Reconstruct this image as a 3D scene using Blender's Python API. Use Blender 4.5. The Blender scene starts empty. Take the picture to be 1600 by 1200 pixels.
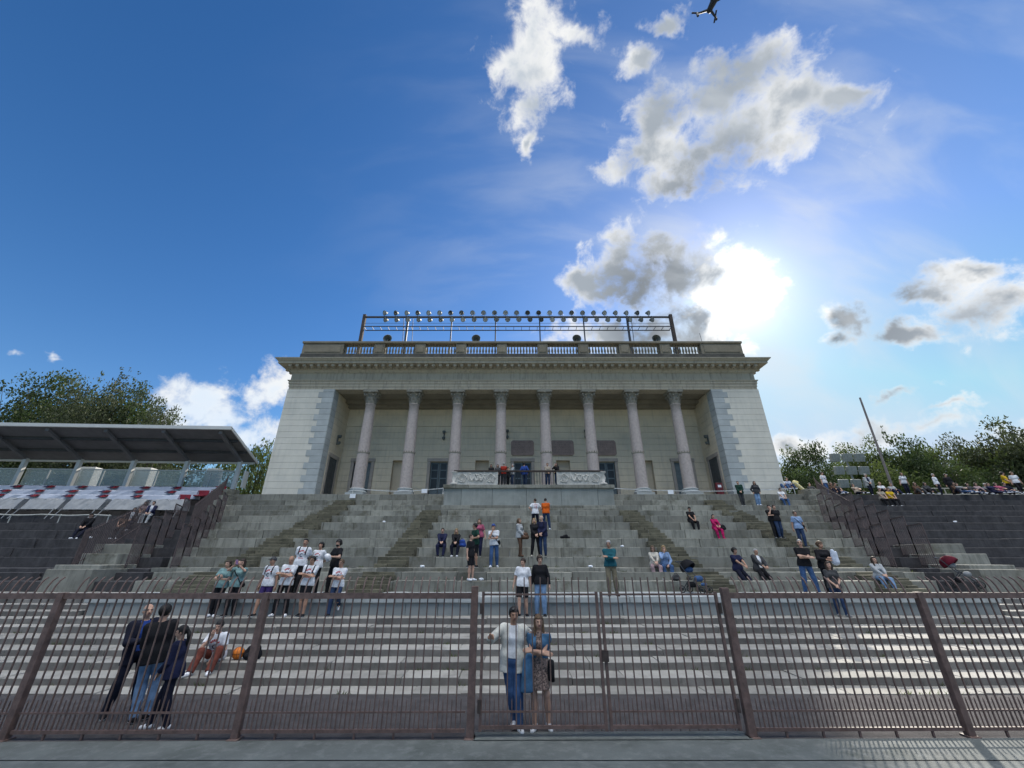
import bpy, math, random
import numpy as np
R = math.radians
random.seed(7)
rng = np.random.default_rng(11)
scene = bpy.context.scene
COL = scene.collection

# ------------------------------------------------------------------ camera
HC, PITCH, FPX = 2.543, R(24.0), 620.0
cam_d = bpy.data.cameras.new("camera")
cam = bpy.data.objects.new("camera", cam_d)
COL.objects.link(cam)
cam.location = (0, 0, HC)
cam.rotation_euler = (math.pi / 2 + PITCH, 0, 0)
cam_d.sensor_width = 36
cam_d.lens = FPX / 1600 * 36
cam_d.clip_start = 0.05
cam_d.clip_end = 3000
scene.camera = cam

# ------------------------------------------------------------------ light
SUN_AZ, SUN_EL = R(34.6), R(31.5)
SUN = np.array([math.sin(SUN_AZ) * math.cos(SUN_EL), math.cos(SUN_AZ) * math.cos(SUN_EL), math.sin(SUN_EL)])
sd = bpy.data.lights.new("sun", 'SUN')
sd.energy = 2.9
sd.angle = R(2.0)
sd.color = (1.0, 0.93, 0.82)
so = bpy.data.objects.new("sun", sd)
COL.objects.link(so)
so.rotation_euler = (math.pi / 2 - SUN_EL, 0, math.pi - SUN_AZ)
scene.view_settings.view_transform = 'Standard'
scene.view_settings.look = 'None'
scene.view_settings.exposure = 0.86
scene.view_settings.gamma = 1.0
scene.render.engine = 'CYCLES'
scene.cycles.max_bounces = 6

SP, CP = math.sin(PITCH), math.cos(PITCH)
def ray(px, py):
    x, u = (px - 800) / FPX, (600 - py) / FPX
    v = np.array([x, CP - u * SP, SP + u * CP])
    return v / np.linalg.norm(v)
def X_at(px, y, z):
    return (px - 800) / FPX * (y * CP + (z - HC) * SP)

# ------------------------------------------------------------------ sky
world = bpy.data.worlds.new("World")
scene.world = world
world.use_nodes = True
nt = world.node_tree
nt.nodes.clear()
def N(t, **kw):
    n = nt.nodes.new(t)
    for k, v in kw.items():
        if k.startswith('i'):
            n.inputs[int(k[1:])].default_value = v
        else:
            setattr(n, k, v)
    return n
def L(a, b): nt.links.new(a, b)
def M(op, a, b=None, c=None, clamp=False):
    n = nt.nodes.new('ShaderNodeMath'); n.operation = op; n.use_clamp = clamp
    for i, v in enumerate((a, b, c)):
        if v is None: continue
        if isinstance(v, (int, float)): n.inputs[i].default_value = v
        else: L(v, n.inputs[i])
    return n.outputs[0]
def MR(v, a, b, c=0.0, d=1.0, smooth=True):
    n = nt.nodes.new('ShaderNodeMapRange'); n.interpolation_type = 'SMOOTHSTEP' if smooth else 'LINEAR'
    L(v, n.inputs[0])
    for i, q in enumerate((a, b, c, d)): n.inputs[i + 1].default_value = q
    return n.outputs[0]
def MIX(f, a, b, mode='MIX'):
    n = nt.nodes.new('ShaderNodeMix'); n.data_type = 'RGBA'; n.blend_type = mode; n.clamp_factor = True
    for i, v in ((0, f), (6, a), (7, b)):
        if isinstance(v, (int, float)): n.inputs[i].default_value = v
        elif isinstance(v, tuple): n.inputs[i].default_value = (*v, 1)
        else: L(v, n.inputs[i])
    return n.outputs[2]
tc = N('ShaderNodeTexCoord')
DIR = tc.outputs['Generated']
nrm = N('ShaderNodeVectorMath', operation='NORMALIZE'); L(DIR, nrm.inputs[0]); DIR = nrm.outputs[0]
sky = N('ShaderNodeTexSky', sky_type='NISHITA', sun_disc=False)
sky.sun_elevation = SUN_EL
sky.sun_rotation = SUN_AZ
sky.altitude = 120; sky.air_density = 1.0; sky.dust_density = 0.12; sky.ozone_density = 2.2
L(DIR, sky.inputs[0]) if sky.inputs else None
hs = N('ShaderNodeHueSaturation'); hs.inputs['Hue'].default_value = 0.506; hs.inputs['Saturation'].default_value = 1.3; hs.inputs['Value'].default_value = 1.0
L(sky.outputs[0], hs.inputs['Color'])
sdot = N('ShaderNodeVectorMath', operation='DOT_PRODUCT'); L(DIR, sdot.inputs[0]); sdot.inputs[1].default_value = tuple(SUN)
cs = M('MAXIMUM', sdot.outputs['Value'], 0.0)
sd2 = N('ShaderNodeVectorMath', operation='DOT_PRODUCT'); L(DIR, sd2.inputs[0]); sd2.inputs[1].default_value = tuple(ray(1180, 468)); cs2 = sd2.outputs['Value']
SKYK = 0.085
g1 = M('MULTIPLY', M('POWER', cs, 380.0), 4.0)
g2 = M('MULTIPLY', M('POWER', cs, 60.0), 1.6)
g3 = M('MULTIPLY', M('POWER', cs, 6.0), 0.7)
glow = M('ADD', M('ADD', g1, g2), g3)
gc = N('ShaderNodeVectorMath', operation='SCALE'); gc.inputs[0].default_value = (1.0, 0.97, 0.92); L(glow, gc.inputs['Scale'])
skyc = MIX(1.0, MIX(1.0, hs.outputs[0], (3.4, 4.3, 5.5), 'DARKEN'), gc.outputs[0], 'ADD')
# clouds laid out by direction in the sky
BL = [  # px, py, rx, ry, tilt   (photo pixels turned into directions and angular sizes)
 (838,52,44,50,0),(822,105,62,66,0),(832,165,44,52,0),(888,60,46,20,10),(834,222,16,36,0),(775,100,20,22,0),
 (1180,112,88,60,20),(1120,130,52,52,0),(1240,172,100,62,-8),(1312,160,58,34,0),(1352,148,26,16,0),(1035,172,62,60,0),(1008,252,66,46,10),(1065,250,88,66,0),(1150,222,100,66,0),(1215,205,80,52,0),(1042,288,62,34,0),(955,262,26,20,0),
 (1040,40,44,24,0),(998,98,34,26,0),
 (918,436,46,34,0),(965,420,66,52,0),(1040,428,110,56,0),(1118,422,80,50,0),(1198,448,46,23,8),(1152,476,54,27,0),(1096,496,60,32,0),(1132,526,52,24,-20),(950,462,44,22,0),(955,518,100,28,0),(1065,520,80,46,0),
 (1582,462,70,40,0),(1510,490,92,40,0),(1470,448,62,24,10),(1535,428,56,22,10),(1425,512,60,24,0),(1318,500,48,26,0),(1300,535,24,12,0),
 (1405,622,62,9,14),(1450,668,150,18,5),(1240,700,60,26,0),(1350,686,70,16,0),(1560,672,90,16,0),(1490,640,80,8,10),
 (318,618,58,38,0),(290,650,64,52,0),(345,660,60,36,0),(385,684,66,28,0),(425,612,44,36,0),(36,556,14,9,0),(80,562,11,7,0),
 (265,690,60,30,0),
]
import mathutils
acc = None
warp = N('ShaderNodeTexNoise'); warp.inputs['Scale'].default_value = 8; warp.inputs['Detail'].default_value = 5; warp.inputs['Roughness'].default_value = 0.6; L(DIR, warp.inputs['Vector'])
wv = N('ShaderNodeVectorMath', operation='MULTIPLY_ADD'); L(warp.outputs['Color'], wv.inputs[0]); wv.inputs[1].default_value = (.13, .13, .13)
sub = N('ShaderNodeVectorMath', operation='SUBTRACT'); L(DIR, sub.inputs[0]); sub.inputs[1].default_value = (.065, .065, .065)
L(sub.outputs[0], wv.inputs[2])
for (px, py, rx, ry, tl) in BL:
    c = ray(px, py)
    ex = ray(px + 2, py) - ray(px - 2, py); kx = np.linalg.norm(ex) / 4; ex /= np.linalg.norm(ex)
    ey = ray(px, py - 2) - ray(px, py + 2); ky = np.linalg.norm(ey) / 4
    ey = ey - ex * ey.dot(ex); ey /= np.linalg.norm(ey)
    a = R(tl); e1 = ex * math.cos(a) + ey * math.sin(a); e2 = -ex * math.sin(a) + ey * math.cos(a)
    e3 = np.cross(e1, e2)
    m = mathutils.Matrix([[e1[i], e2[i], e3[i]] for i in range(3)])
    mp = N('ShaderNodeMapping', vector_type='TEXTURE')
    mp.inputs['Location'].default_value = tuple(c)
    mp.inputs['Rotation'].default_value = m.to_euler('XYZ')
    mp.inputs['Scale'].default_value = (rx * kx, ry * ky, 1.0)
    L(wv.outputs[0], mp.inputs[0])
    ln = N('ShaderNodeVectorMath', operation='LENGTH'); L(mp.outputs[0], ln.inputs[0])
    v = M('SUBTRACT', 1.0, ln.outputs['Value']) if ry > 21 else M('MULTIPLY', M('SUBTRACT', 1.0, ln.outputs['Value']), 0.5)
    acc = v if acc is None else M('SMOOTH_MAX', acc, v, 0.35)
fb = N('ShaderNodeTexNoise'); fb.inputs['Scale'].default_value = 17; fb.inputs['Detail'].default_value = 8; fb.inputs['Roughness'].default_value = 0.61; fb.inputs['Distortion'].default_value = 0.25
L(DIR, fb.inputs['Vector'])
fbm = fb.outputs['Fac']
fb2 = N('ShaderNodeTexNoise'); fb2.inputs['Scale'].default_value = 5.5; fb2.inputs['Detail'].default_value = 5; L(DIR, fb2.inputs['Vector'])
body = M('ADD', acc, M('MULTIPLY', M('SUBTRACT', fbm, 0.5), 3.0))
# unseen bright cloud cap, added overhead and behind to light facade and treads
sep = N('ShaderNodeSeparateXYZ'); L(DIR, sep.inputs[0])
rear = MR(sep.outputs['Y'], 0.2, -0.05)
up = MR(sep.outputs['Z'], 0.55, 0.80)
rb = N('ShaderNodeTexNoise'); rb.inputs['Scale'].default_value = 2.6; rb.inputs['Detail'].default_value = 8; L(DIR, rb.inputs['Vector'])
rear_b = M('SUBTRACT', M('MULTIPLY', M('MULTIPLY', rear, up), M('ADD', M('MULTIPLY', rb.outputs['Fac'], 2.4), -0.2)), 0.55)
front = M('MULTIPLY', rear, 5.0)
body = M('MAXIMUM', M('SUBTRACT', body, front), rear_b)
cov = MR(body, -0.16, 0.80)
thick = MR(M('ADD', M('ADD', M('SUBTRACT', M('ADD', acc, M('MULTIPLY', MR(cs, 0.95, 0.98), 0.5)), M('MULTIPLY', MR(M('ADD', cs2, M('MULTIPLY', M('SUBTRACT', fbm, 0.5), 0.04)), 0.986, 0.9998), 0.75)), M('MULTIPLY', M('SUBTRACT', fbm, 0.5), 1.3)), M('MULTIPLY', M('SUBTRACT', fb2.outputs['Fac'], 0.5), 2.2)), 0.05, 1.0)
# cloud light: thin edges glow white, thick cores grey; all brighter towards the sun, plus fill brightness for the added rear cap
lit = M('ADD', M('ADD', 6.2, M('MULTIPLY', M('POWER', cs, 12.0), 1.2)), M('MULTIPLY', M('POWER', cs, 260.0), 9.0))
dark = M('ADD', M('SUBTRACT', 5.8, M('ADD', M('MULTIPLY', MR(cs, 0.62, 0.92), 2.9), M('MULTIPLY', MR(cs, 0.945, 0.985), 1.1))), M('MULTIPLY', M('POWER', cs, 300.0), 2.5))
rear_fill = M('MULTIPLY', rear, M('MULTIPLY', M('POWER', M('MAXIMUM', sep.outputs['Z'], 0.0), 2.0), 40.0))
edge = N('ShaderNodeVectorMath', operation='SCALE'); edge.inputs[0].default_value = (1.0, 1.0, 0.985); L(M('ADD', lit, rear_fill), edge.inputs['Scale'])
core = N('ShaderNodeVectorMath', operation='SCALE'); core.inputs[0].default_value = (0.86, 0.97, 1.10); L(M('ADD', dark, rear_fill), core.inputs['Scale'])
cl = MIX(thick, edge.outputs[0], core.outputs[0])
final = MIX(cov, skyc, cl)
# thin high veil on the sunny side
ci = N('ShaderNodeTexNoise'); ci.inputs['Scale'].default_value = 3.0; ci.inputs['Detail'].default_value = 7; ci.inputs['Distortion'].default_value = 0.4
cm = N('ShaderNodeMapping'); cm.inputs['Rotation'].default_value = (0.3, 0.5, 0.9); cm.inputs['Scale'].default_value = (1.0, 4.5, 2.2); L(DIR, cm.inputs[0]); L(cm.outputs[0], ci.inputs['Vector'])
veil = M('MULTIPLY', M('MULTIPLY', MR(ci.outputs['Fac'], 0.42, 0.75), M('POWER', cs, 7.0)), 0.55)
final = MIX(veil, final, (5.0, 5.3, 5.6))
bg = N('ShaderNodeBackground'); L(final, bg.inputs[0]); bg.inputs[1].default_value = SKYK
wo = N('ShaderNodeOutputWorld'); L(bg.outputs[0], wo.inputs[0])
world.cycles.sampling_method = 'MANUAL'; world.cycles.sample_map_resolution = 1024

# ------------------------------------------------------------------ helpers
def tag(o, label=None, cat=None, group=None, kind=None):
    if label: o['label'] = label
    if cat: o['category'] = cat
    if group: o['group'] = group
    if kind: o['kind'] = kind
    return o
def thing(name, label, cat, loc=(0, 0, 0), rz=0, group=None):
    o = bpy.data.objects.new(name, None); COL.objects.link(o)
    o.empty_display_size = 0.2
    o.location = tuple(float(v) for v in loc); o.rotation_euler = (0, 0, rz)
    return tag(o, label, cat, group)
class MB:
    def __init__(s): s.v = []; s.f = []; s.m = []
    def add(s, vs, fs, m=0):
        b = len(s.v); s.v += [tuple(map(float, p)) for p in vs]
        s.f += [tuple(b + i for i in f) for f in fs]; s.m += [m] * len(fs)
        return s
    def box(s, x0, x1, y0, y1, z0, z1, m=0, j=0.0):
        vs = [(x, y, z) for z in (z0, z1) for y in (y0, y1) for x in (x0, x1)]
        if j: vs = [tuple(c + random.uniform(-j, j) for c in p) for p in vs]
        return s.add(vs, [(0, 2, 3, 1), (4, 5, 7, 6), (0, 1, 5, 4), (2, 6, 7, 3), (0, 4, 6, 2), (1, 3, 7, 5)], m)
    def cbox(s, c, d, m=0): return s.box(c[0]-d[0]/2, c[0]+d[0]/2, c[1]-d[1]/2, c[1]+d[1]/2, c[2]-d[2]/2, c[2]+d[2]/2, m)
    def tube(s, pts, r, n=6, m=0, cap=True):
        pts = [np.array(p, float) for p in pts]; rs = r if isinstance(r, (list, tuple)) else [r] * len(pts)
        vs = []; fs = []
        prev = None
        for i, p in enumerate(pts):
            t = pts[min(i + 1, len(pts) - 1)] - pts[max(i - 1, 0)]; t /= np.linalg.norm(t) + 1e-9
            if prev is None:
                a = np.array([1., 0, 0]) if abs(t[0]) < .9 else np.array([0, 1., 0])
            else: a = prev
            a = a - t * a.dot(t); a /= np.linalg.norm(a) + 1e-9; prev = a
            b = np.cross(t, a)
            for k in range(n):
                an = 2 * math.pi * (k + .5) / n
                vs.append(p + rs[i] * (a * math.cos(an) + b * math.sin(an)))
        for i in range(len(pts) - 1):
            for k in range(n):
                k2 = (k + 1) % n
                fs.append((i * n + k, i * n + k2, (i + 1) * n + k2, (i + 1) * n + k))
        if cap:
            fs.append(tuple(reversed(range(n)))); fs.append(tuple((len(pts) - 1) * n + k for k in range(n)))
        return s.add(vs, fs, m)
    def lathe(s, prof, c=(0, 0, 0), n=16, m=0, cap=True):
        vs = []; fs = []
        for (r, z) in prof:
            for k in range(n):
                a = 2 * math.pi * k / n
                vs.append((c[0] + r * math.cos(a), c[1] + r * math.sin(a), c[2] + z))
        for i in range(len(prof) - 1):
            for k in range(n):
                k2 = (k + 1) % n
                fs.append((i * n + k, i * n + k2, (i + 1) * n + k2, (i + 1) * n + k))
        if cap:
            fs.append(tuple(reversed(range(n)))); fs.append(tuple((len(prof) - 1) * n + k for k in range(n)))
        return s.add(vs, fs, m)
    def sweep(s, prof, path, closed=False, m=0):
        # prof: list of (out, z); path: list of (x, y, nx, ny) with outward offsets
        vs = []; fs = []; n = len(prof)
        for (x, y, nx, ny) in path:
            for (o, z) in prof: vs.append((x + nx * o, y + ny * o, z))
        for i in range(len(path) - 1):
            for k in range(n - 1):
                fs.append((i * n + k, (i + 1) * n + k, (i + 1) * n + k + 1, i * n + k + 1))
        return s.add(vs, fs, m)
    def build(s, name, mats, parent=None, smooth=False, loc=None, rot=None, bevel=0):
        me = bpy.data.meshes.new(name); me.from_pydata(s.v, [], s.f)
        mats = mats if isinstance(mats, (list, tuple)) else [mats]
        for q in mats: me.materials.append(q)
        if len(mats) > 1: me.polygons.foreach_set('material_index', s.m)
        if smooth: me.polygons.foreach_set('use_smooth', [True] * len(me.polygons))
        me.update()
        o = bpy.data.objects.new(name, me); COL.objects.link(o)
        if parent: o.parent = parent
        if loc is not None: o.location = tuple(float(v) for v in loc)
        if rot is not None: o.rotation_euler = rot
        if bevel:
            b = o.modifiers.new('bevel', 'BEVEL'); b.width = bevel; b.segments = 2; b.limit_method = 'ANGLE'
        return o
def dup(o, parent=None, loc=None):
    c = o.copy(); COL.objects.link(c)
    c.parent = parent
    if loc is not None: c.location = tuple(float(v) for v in loc)
    return c
def dup_tree(o, loc=None, rz=None, parent=None, label=None):
    c = o.copy(); COL.objects.link(c); c.parent = parent
    if loc is not None: c.location = tuple(float(v) for v in loc)
    if rz is not None: c.rotation_euler = (c.rotation_euler[0], c.rotation_euler[1], rz)
    if label: c['label'] = label
    for ch in list(o.children): dup_tree(ch, parent=c)
    return c

# ------------------------------------------------------------------ materials
MATS = {}
def mat(name, col, rough=0.7, metal=0.0, var=0.12, scale=3.0, bump=0.0, bscale=40.0, col2=None, island=0.0, stain=None, spec=0.4, trans=0.0, streak=None):
    key = name
    if key in MATS: return MATS[key]
    m = bpy.data.materials.new(name); m.use_nodes = True
    t = m.node_tree; nd = t.nodes; b = nd['Principled BSDF']
    b.inputs['Roughness'].default_value = rough; b.inputs['Metallic'].default_value = metal
    b.inputs['Specular IOR Level'].default_value = spec
    def nn(tp, **k):
        n = nd.new(tp)
        for a, v in k.items(): n.inputs[a].default_value = v
        return n
    co = nd.new('ShaderNodeTexCoord')
    geo = nd.new('ShaderNodeNewGeometry')
    P = geo.outputs['Position'] if island or stain or streak else co.outputs['Object']
    c2 = col2 or tuple(v * (1 - 3 * var) for v in col)
    nz = nn('ShaderNodeTexNoise', Scale=scale, Detail=6.0, Roughness=0.62); t.links.new(P, nz.inputs['Vector'])
    rp = nd.new('ShaderNodeMapRange'); rp.inputs[1].default_value = .35; rp.inputs[2].default_value = .68; t.links.new(nz.outputs['Fac'], rp.inputs[0])
    mx = nd.new('ShaderNodeMix'); mx.data_type = 'RGBA'
    mx.inputs[6].default_value = (*c2, 1); mx.inputs[7].default_value = (*col, 1)
    t.links.new(rp.outputs[0], mx.inputs[0]); out = mx.outputs[2]
    if island:
        hv = nn('ShaderNodeHueSaturation'); ma = nd.new('ShaderNodeMapRange'); ma.inputs[3].default_value = 1 - island; ma.inputs[4].default_value = 1 + island
        t.links.new(geo.outputs['Random Per Island'], ma.inputs[0]); t.links.new(ma.outputs[0], hv.inputs['Value']); t.links.new(out, hv.inputs['Color']); out = hv.outputs[0]
    if stain:
        sc, amt, scale_s = stain
        n2 = nn('ShaderNodeTexNoise', Scale=scale_s, Detail=8.0, Roughness=0.7); t.links.new(P, n2.inputs['Vector'])
        r2 = nd.new('ShaderNodeMapRange'); r2.inputs[1].default_value = .52; r2.inputs[2].default_value = .7; r2.inputs[4].default_value = amt; t.links.new(n2.outputs['Fac'], r2.inputs[0])
        m2 = nd.new('ShaderNodeMix'); m2.data_type = 'RGBA'; m2.inputs[7].default_value = (*sc, 1)
        t.links.new(r2.outputs[0], m2.inputs[0]); t.links.new(out, m2.inputs[6]); out = m2.outputs[2]
    if streak:
        sc, amt = streak
        mp = nd.new('ShaderNodeMapping'); mp.inputs['Scale'].default_value = (2.2, 2.2, 0.22); t.links.new(P, mp.inputs[0])
        n3 = nn('ShaderNodeTexNoise', Scale=2.5, Detail=7.0, Roughness=0.65); t.links.new(mp.outputs[0], n3.inputs['Vector'])
        r3 = nd.new('ShaderNodeMapRange'); r3.inputs[1].default_value = .5; r3.inputs[2].default_value = .75; r3.inputs[4].default_value = amt; t.links.new(n3.outputs['Fac'], r3.inputs[0])
        m3 = nd.new('ShaderNodeMix'); m3.data_type = 'RGBA'; m3.inputs[7].default_value = (*sc, 1)
        t.links.new(r3.outputs[0], m3.inputs[0]); t.links.new(out, m3.inputs[6]); out = m3.outputs[2]
    t.links.new(out, b.inputs['Base Color'])
    if bump:
        n4 = nn('ShaderNodeTexNoise', Scale=bscale, Detail=5.0, Roughness=0.7); t.links.new(P, n4.inputs['Vector'])
        bp = nn('ShaderNodeBump', Strength=bump, Distance=0.02); t.links.new(n4.outputs['Fac'], bp.inputs['Height']); t.links.new(bp.outputs[0], b.inputs['Normal'])
    if trans:
        tr = nd.new('ShaderNodeBsdfTranslucent'); t.links.new(out, tr.inputs[0])
        ms = nd.new('ShaderNodeMixShader'); ms.inputs[0].default_value = trans
        o = nd['Material Output']; t.links.new(b.outputs[0], ms.inputs[1]); t.links.new(tr.outputs[0], ms.inputs[2]); t.links.new(ms.outputs[0], o.inputs[0])
    MATS[key] = m
    return m
STONE = mat('grey_granite', (.275, .27, .23), .85, var=.1, scale=1.3, bump=.5, bscale=30, island=.28, stain=((.08, .074, .045), .9, .9), streak=((.075, .075, .06), .85))
RISER = mat('dark_step_riser', (.19, .178, .162), .9, var=.12, scale=2, bump=.4, island=.2, stain=((.07, .068, .062), .8, 1.4))  # darker, browner tone for the front faces of the step blocks
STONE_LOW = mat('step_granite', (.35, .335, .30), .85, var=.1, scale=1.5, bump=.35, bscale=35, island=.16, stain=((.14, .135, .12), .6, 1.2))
MOSSY = mat('mossy_step_stone', (.15, .138, .095), .9, var=.12, scale=2, bump=.4, island=.25, stain=((.045, .045, .028), .9, 2.5))
DARKST = mat('dark_terrace', (.07, .066, .068), .95, var=.15, scale=2.5, bump=.6, bscale=14, stain=((.035, .033, .035), .85, 1.6), streak=((.14, .135, .13), .35))
LEDGE = mat('pale_ledge_stone', (.40, .42, .41), .8, var=.08, scale=2, bump=.25, island=.1, stain=((.2, .2, .18), .5, 1.5))
ASPH = mat('dark_asphalt', (.088, .080, .080), .95, var=.14, scale=3, bump=.8, bscale=60, stain=((.04, .04, .04), .6, 2), col2=(.052, .047, .048))
PAVE = mat('concrete_pavement', (.115, .13, .127), .8, var=.1, scale=1.2, bump=.35, bscale=50, stain=((.05, .062, .056), .85, 1.3), streak=((.19, .20, .20), .6))
EARTH = mat('earth_ground', (.10, .11, .07), .95, var=.15, scale=.4)
CREAM = mat('cream_rendered_wall', (.72, .63, .475), .85, var=.04, scale=.7, bump=.12, bscale=30, stain=((.46, .43, .36), .5, .5), streak=((.38, .35, .29), .45))
PALE = mat('pale_painted_wall', (.68, .645, .56), .85, var=.04, scale=.7, bump=.12, bscale=30, stain=((.5, .5, .46), .5, .5), streak=((.42, .42, .38), .42))
QUOIN = mat('blue_grey_quoin_stone', (.43, .455, .45), .8, var=.06, scale=1.2, bump=.15, island=.08, stain=((.33, .36, .37), .5, .8))
ENTAB = mat('entablature_stone', (.48, .425, .33), .85, var=.06, scale=.8, bump=.15, stain=((.36, .34, .28), .5, .8), streak=((.17, .16, .13), .75))
PARA = mat('weathered_parapet_stone', (.24, .215, .165), .9, var=.1, scale=1, bump=.3, stain=((.15, .14, .11), .8, .7), streak=((.14, .13, .10), .6))
BLACKST = mat('blackened_stone', (.085, .083, .075), .9, var=.15, scale=1.4, bump=.3, stain=((.17, .165, .14), .6, .9))
GRANITE = mat('pink_granite_shaft', (.49, .42, .385), .55, var=.09, scale=6, bump=.05, bscale=60, stain=((.38, .31, .29), .5, 3))
CAPST = mat('capital_stone', (.37, .345, .285), .9, var=.14, scale=4, bump=.3, stain=((.10, .092, .075), .9, 4))
CEIL = mat('portico_ceiling', (.30, .27, .21), .9, var=.08, scale=1)
DOORG = mat('grey_door_wood', (.16, .20, .215), .6, var=.1, scale=4)
FRAME = mat('stone_door_frame', (.42, .375, .33), .8, var=.08, scale=2, bump=.1)
GLASSD = mat('dark_pane', (.03, .035, .04), .3, var=.05, spec=.3)
NICHE = mat('niche_plaster', (.60, .51, .38), .85, var=.05, scale=1)
PLAQUE = mat('plaque_marble', (.36, .26, .22), .6, var=.1, scale=3, stain=((.25, .2, .18), .5, 5))
PLQTX = mat('plaque_letters', (.21, .165, .145), .7)
IRON = mat('brown_painted_iron', (.155, .102, .088), .55, var=.16, scale=9, bump=.15, bscale=80, stain=((.12, .065, .045), .5, 5))
IRON2 = mat('dull_lattice_iron', (.13, .095, .09), .65, var=.15, scale=6)
RIGM = mat('dark_rig_steel', (.05, .055, .065), .5, metal=.3, var=.1)
RUST = mat('rusty_steel_post', (.07, .052, .045), .8, var=.2, scale=4, stain=((.07, .05, .045), .6, 3))
LAMPM = mat('lamp_housing', (.13, .145, .14), .45, metal=.3, var=.1)
LAMPG = mat('lamp_glass', (.5, .52, .52), .15, var=.05)
WHITEM = mat('white_painted_steel', (.58, .58, .56), .5, var=.03, scale=2)
ROOFU = mat('grey_roof_sheet', (.17, .165, .175), .7, var=.07, scale=1.5)
TARP = mat('white_blue_tarpaulin', (.46, .49, .57), .6, var=.04, scale=3, bump=.25, bscale=9)
GTARP = mat('grey_tarpaulin', (.29, .30, .31), .65, var=.08, scale=3, bump=.3, bscale=10)
REDP = mat('red_seat_plastic', (.27, .012, .026), .45)
NAVYP = mat('navy_seat_plastic', (.035, .04, .10), .45)
BLACKM = mat('black_plastic', (.018, .018, .02), .5)
PAPER = mat('white_paper', (.8, .82, .85), .7, var=.02)
ROPE = mat('pale_rope', (.5, .5, .46), .8)
CARVED = mat('carved_white_marble', (.60, .58, .53), .75, var=.1, scale=5, bump=.15, stain=((.3, .29, .26), .6, 4))
def glass(name, col, rough=.1, alpha=.35):
    m = bpy.data.materials.new(name); m.use_nodes = True; t = m.node_tree; b = t.nodes['Principled BSDF']
    nz = t.nodes.new('ShaderNodeTexNoise'); nz.inputs['Scale'].default_value = 1.5
    rp = t.nodes.new('ShaderNodeMapRange'); rp.inputs[3].default_value = alpha * .8; rp.inputs[4].default_value = min(1, alpha * 1.2); t.links.new(nz.outputs[0], rp.inputs[0])
    b.inputs['Base Color'].default_value = (*col, 1); b.inputs['Roughness'].default_value = rough; t.links.new(rp.outputs[0], b.inputs['Alpha'])
    return m
PANEG = glass('hazy_glass', (.42, .49, .48), .2, .42)
# ------------------------------------------------------------------ ground
MB().box(-400, 400, -60, 700, -.5, -.02).build('ground', EARTH)['kind'] = 'structure'
FY0, FS = 7.96, 0.0095                      # fence line: y = FY0 + FS * x
def fy(x): return FY0 + FS * x
g = MB()
for y0, y1 in ((-30, 7.17), (7.2, 7.88)):
    g.add([(-30, y0, .0), (30, y0, .0), (30, y1 + (.0095*30 if y1 > 7.5 else 0), .0), (-30, y1 - (.0095*30 if y1 > 7.5 else 0), .0)], [(0, 1, 2, 3)])
g.build('pavement', PAVE)['kind'] = 'structure'
MB().add([(-30, 7.0, -.012), (30, 7.0, -.012), (30, 10.3, -.012), (-30, 10.3, -.012)], [(0, 1, 2, 3)]).build('asphalt_walk', ASPH)['kind'] = 'structure'
sill = MB()
sill.add([(-.6, fy(-.6)-.12, .012), (3.75, fy(3.75)-.12, .012), (3.75, fy(3.75)+.2, .012), (-.6, fy(-.6)+.2, .012)], [(0, 1, 2, 3)])
sill.build('gate_threshold', PAVE)['kind'] = 'structure'

# ------------------------------------------------------------------ terraces
LOW = [(10.2, .006), (10.77, .15), (11.46, .305), (12.08, .455), (12.76, .60), (13.6, .755), (14.16, .92)]
UP = [(14.8, 1.46), (17.0, 1.83), (17.75, 2.12), (18.25, 2.27), (19.6, 2.70), (21.0, 3.14), (22.3, 3.61), (23.6, 4.12), (24.9, 4.62), (26.2, 5.13), (27.4, 5.58), (28.6, 6.06), (29.8, 6.56), (30.55, 7.10)]
def xl(y): return -(14.0 + max(0, y - 16.5) * .50)
def xr(y): return 15.9 + max(0, y - 16.5) * .44
def blocks(mb, x0, x1, y0, y1, z0, z1, lmin, lmax, j=.006, m=0, face=None):
    x = x0 + 0.0
    first = True
    while x < x1 - .05:
        w = random.uniform(lmin, lmax)
        if first: w *= random.uniform(.4, 1); first = False
        e = min(x1, x + w)
        if x1 - e < .4: e = x1
        dz = random.uniform(-.008, .008); dy = random.uniform(-.012, .012)
        mb.box(x + .006, e - .006, y0 + dy, y1, z0, z1 + dz, m, j)
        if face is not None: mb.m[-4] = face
        x = e
low = MB()
for i, (y, z) in enumerate(LOW):
    y1 = LOW[i + 1][0] + .05 if i + 1 < len(LOW) else 14.9
    z0 = -.1 if i == 0 else LOW[i - 1][1] - .1
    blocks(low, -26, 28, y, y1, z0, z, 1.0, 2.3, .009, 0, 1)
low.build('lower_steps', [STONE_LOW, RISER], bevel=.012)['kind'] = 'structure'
upm = MB()
for i, (y, z) in enumerate(UP):
    if i == 0: continue
    y1 = UP[i + 1][0] + .06 if i + 1 < len(UP) else 35.2
    zb = UP[i - 1][1] - .12
    blocks(upm, xl(y) + random.uniform(-.3, .3), xr(y) + random.uniform(-.3, .3), y, y1, zb, z, 1.1, 2.6, .012)
upm.build('upper_steps', STONE, bevel=.014)['kind'] = 'structure'
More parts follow.
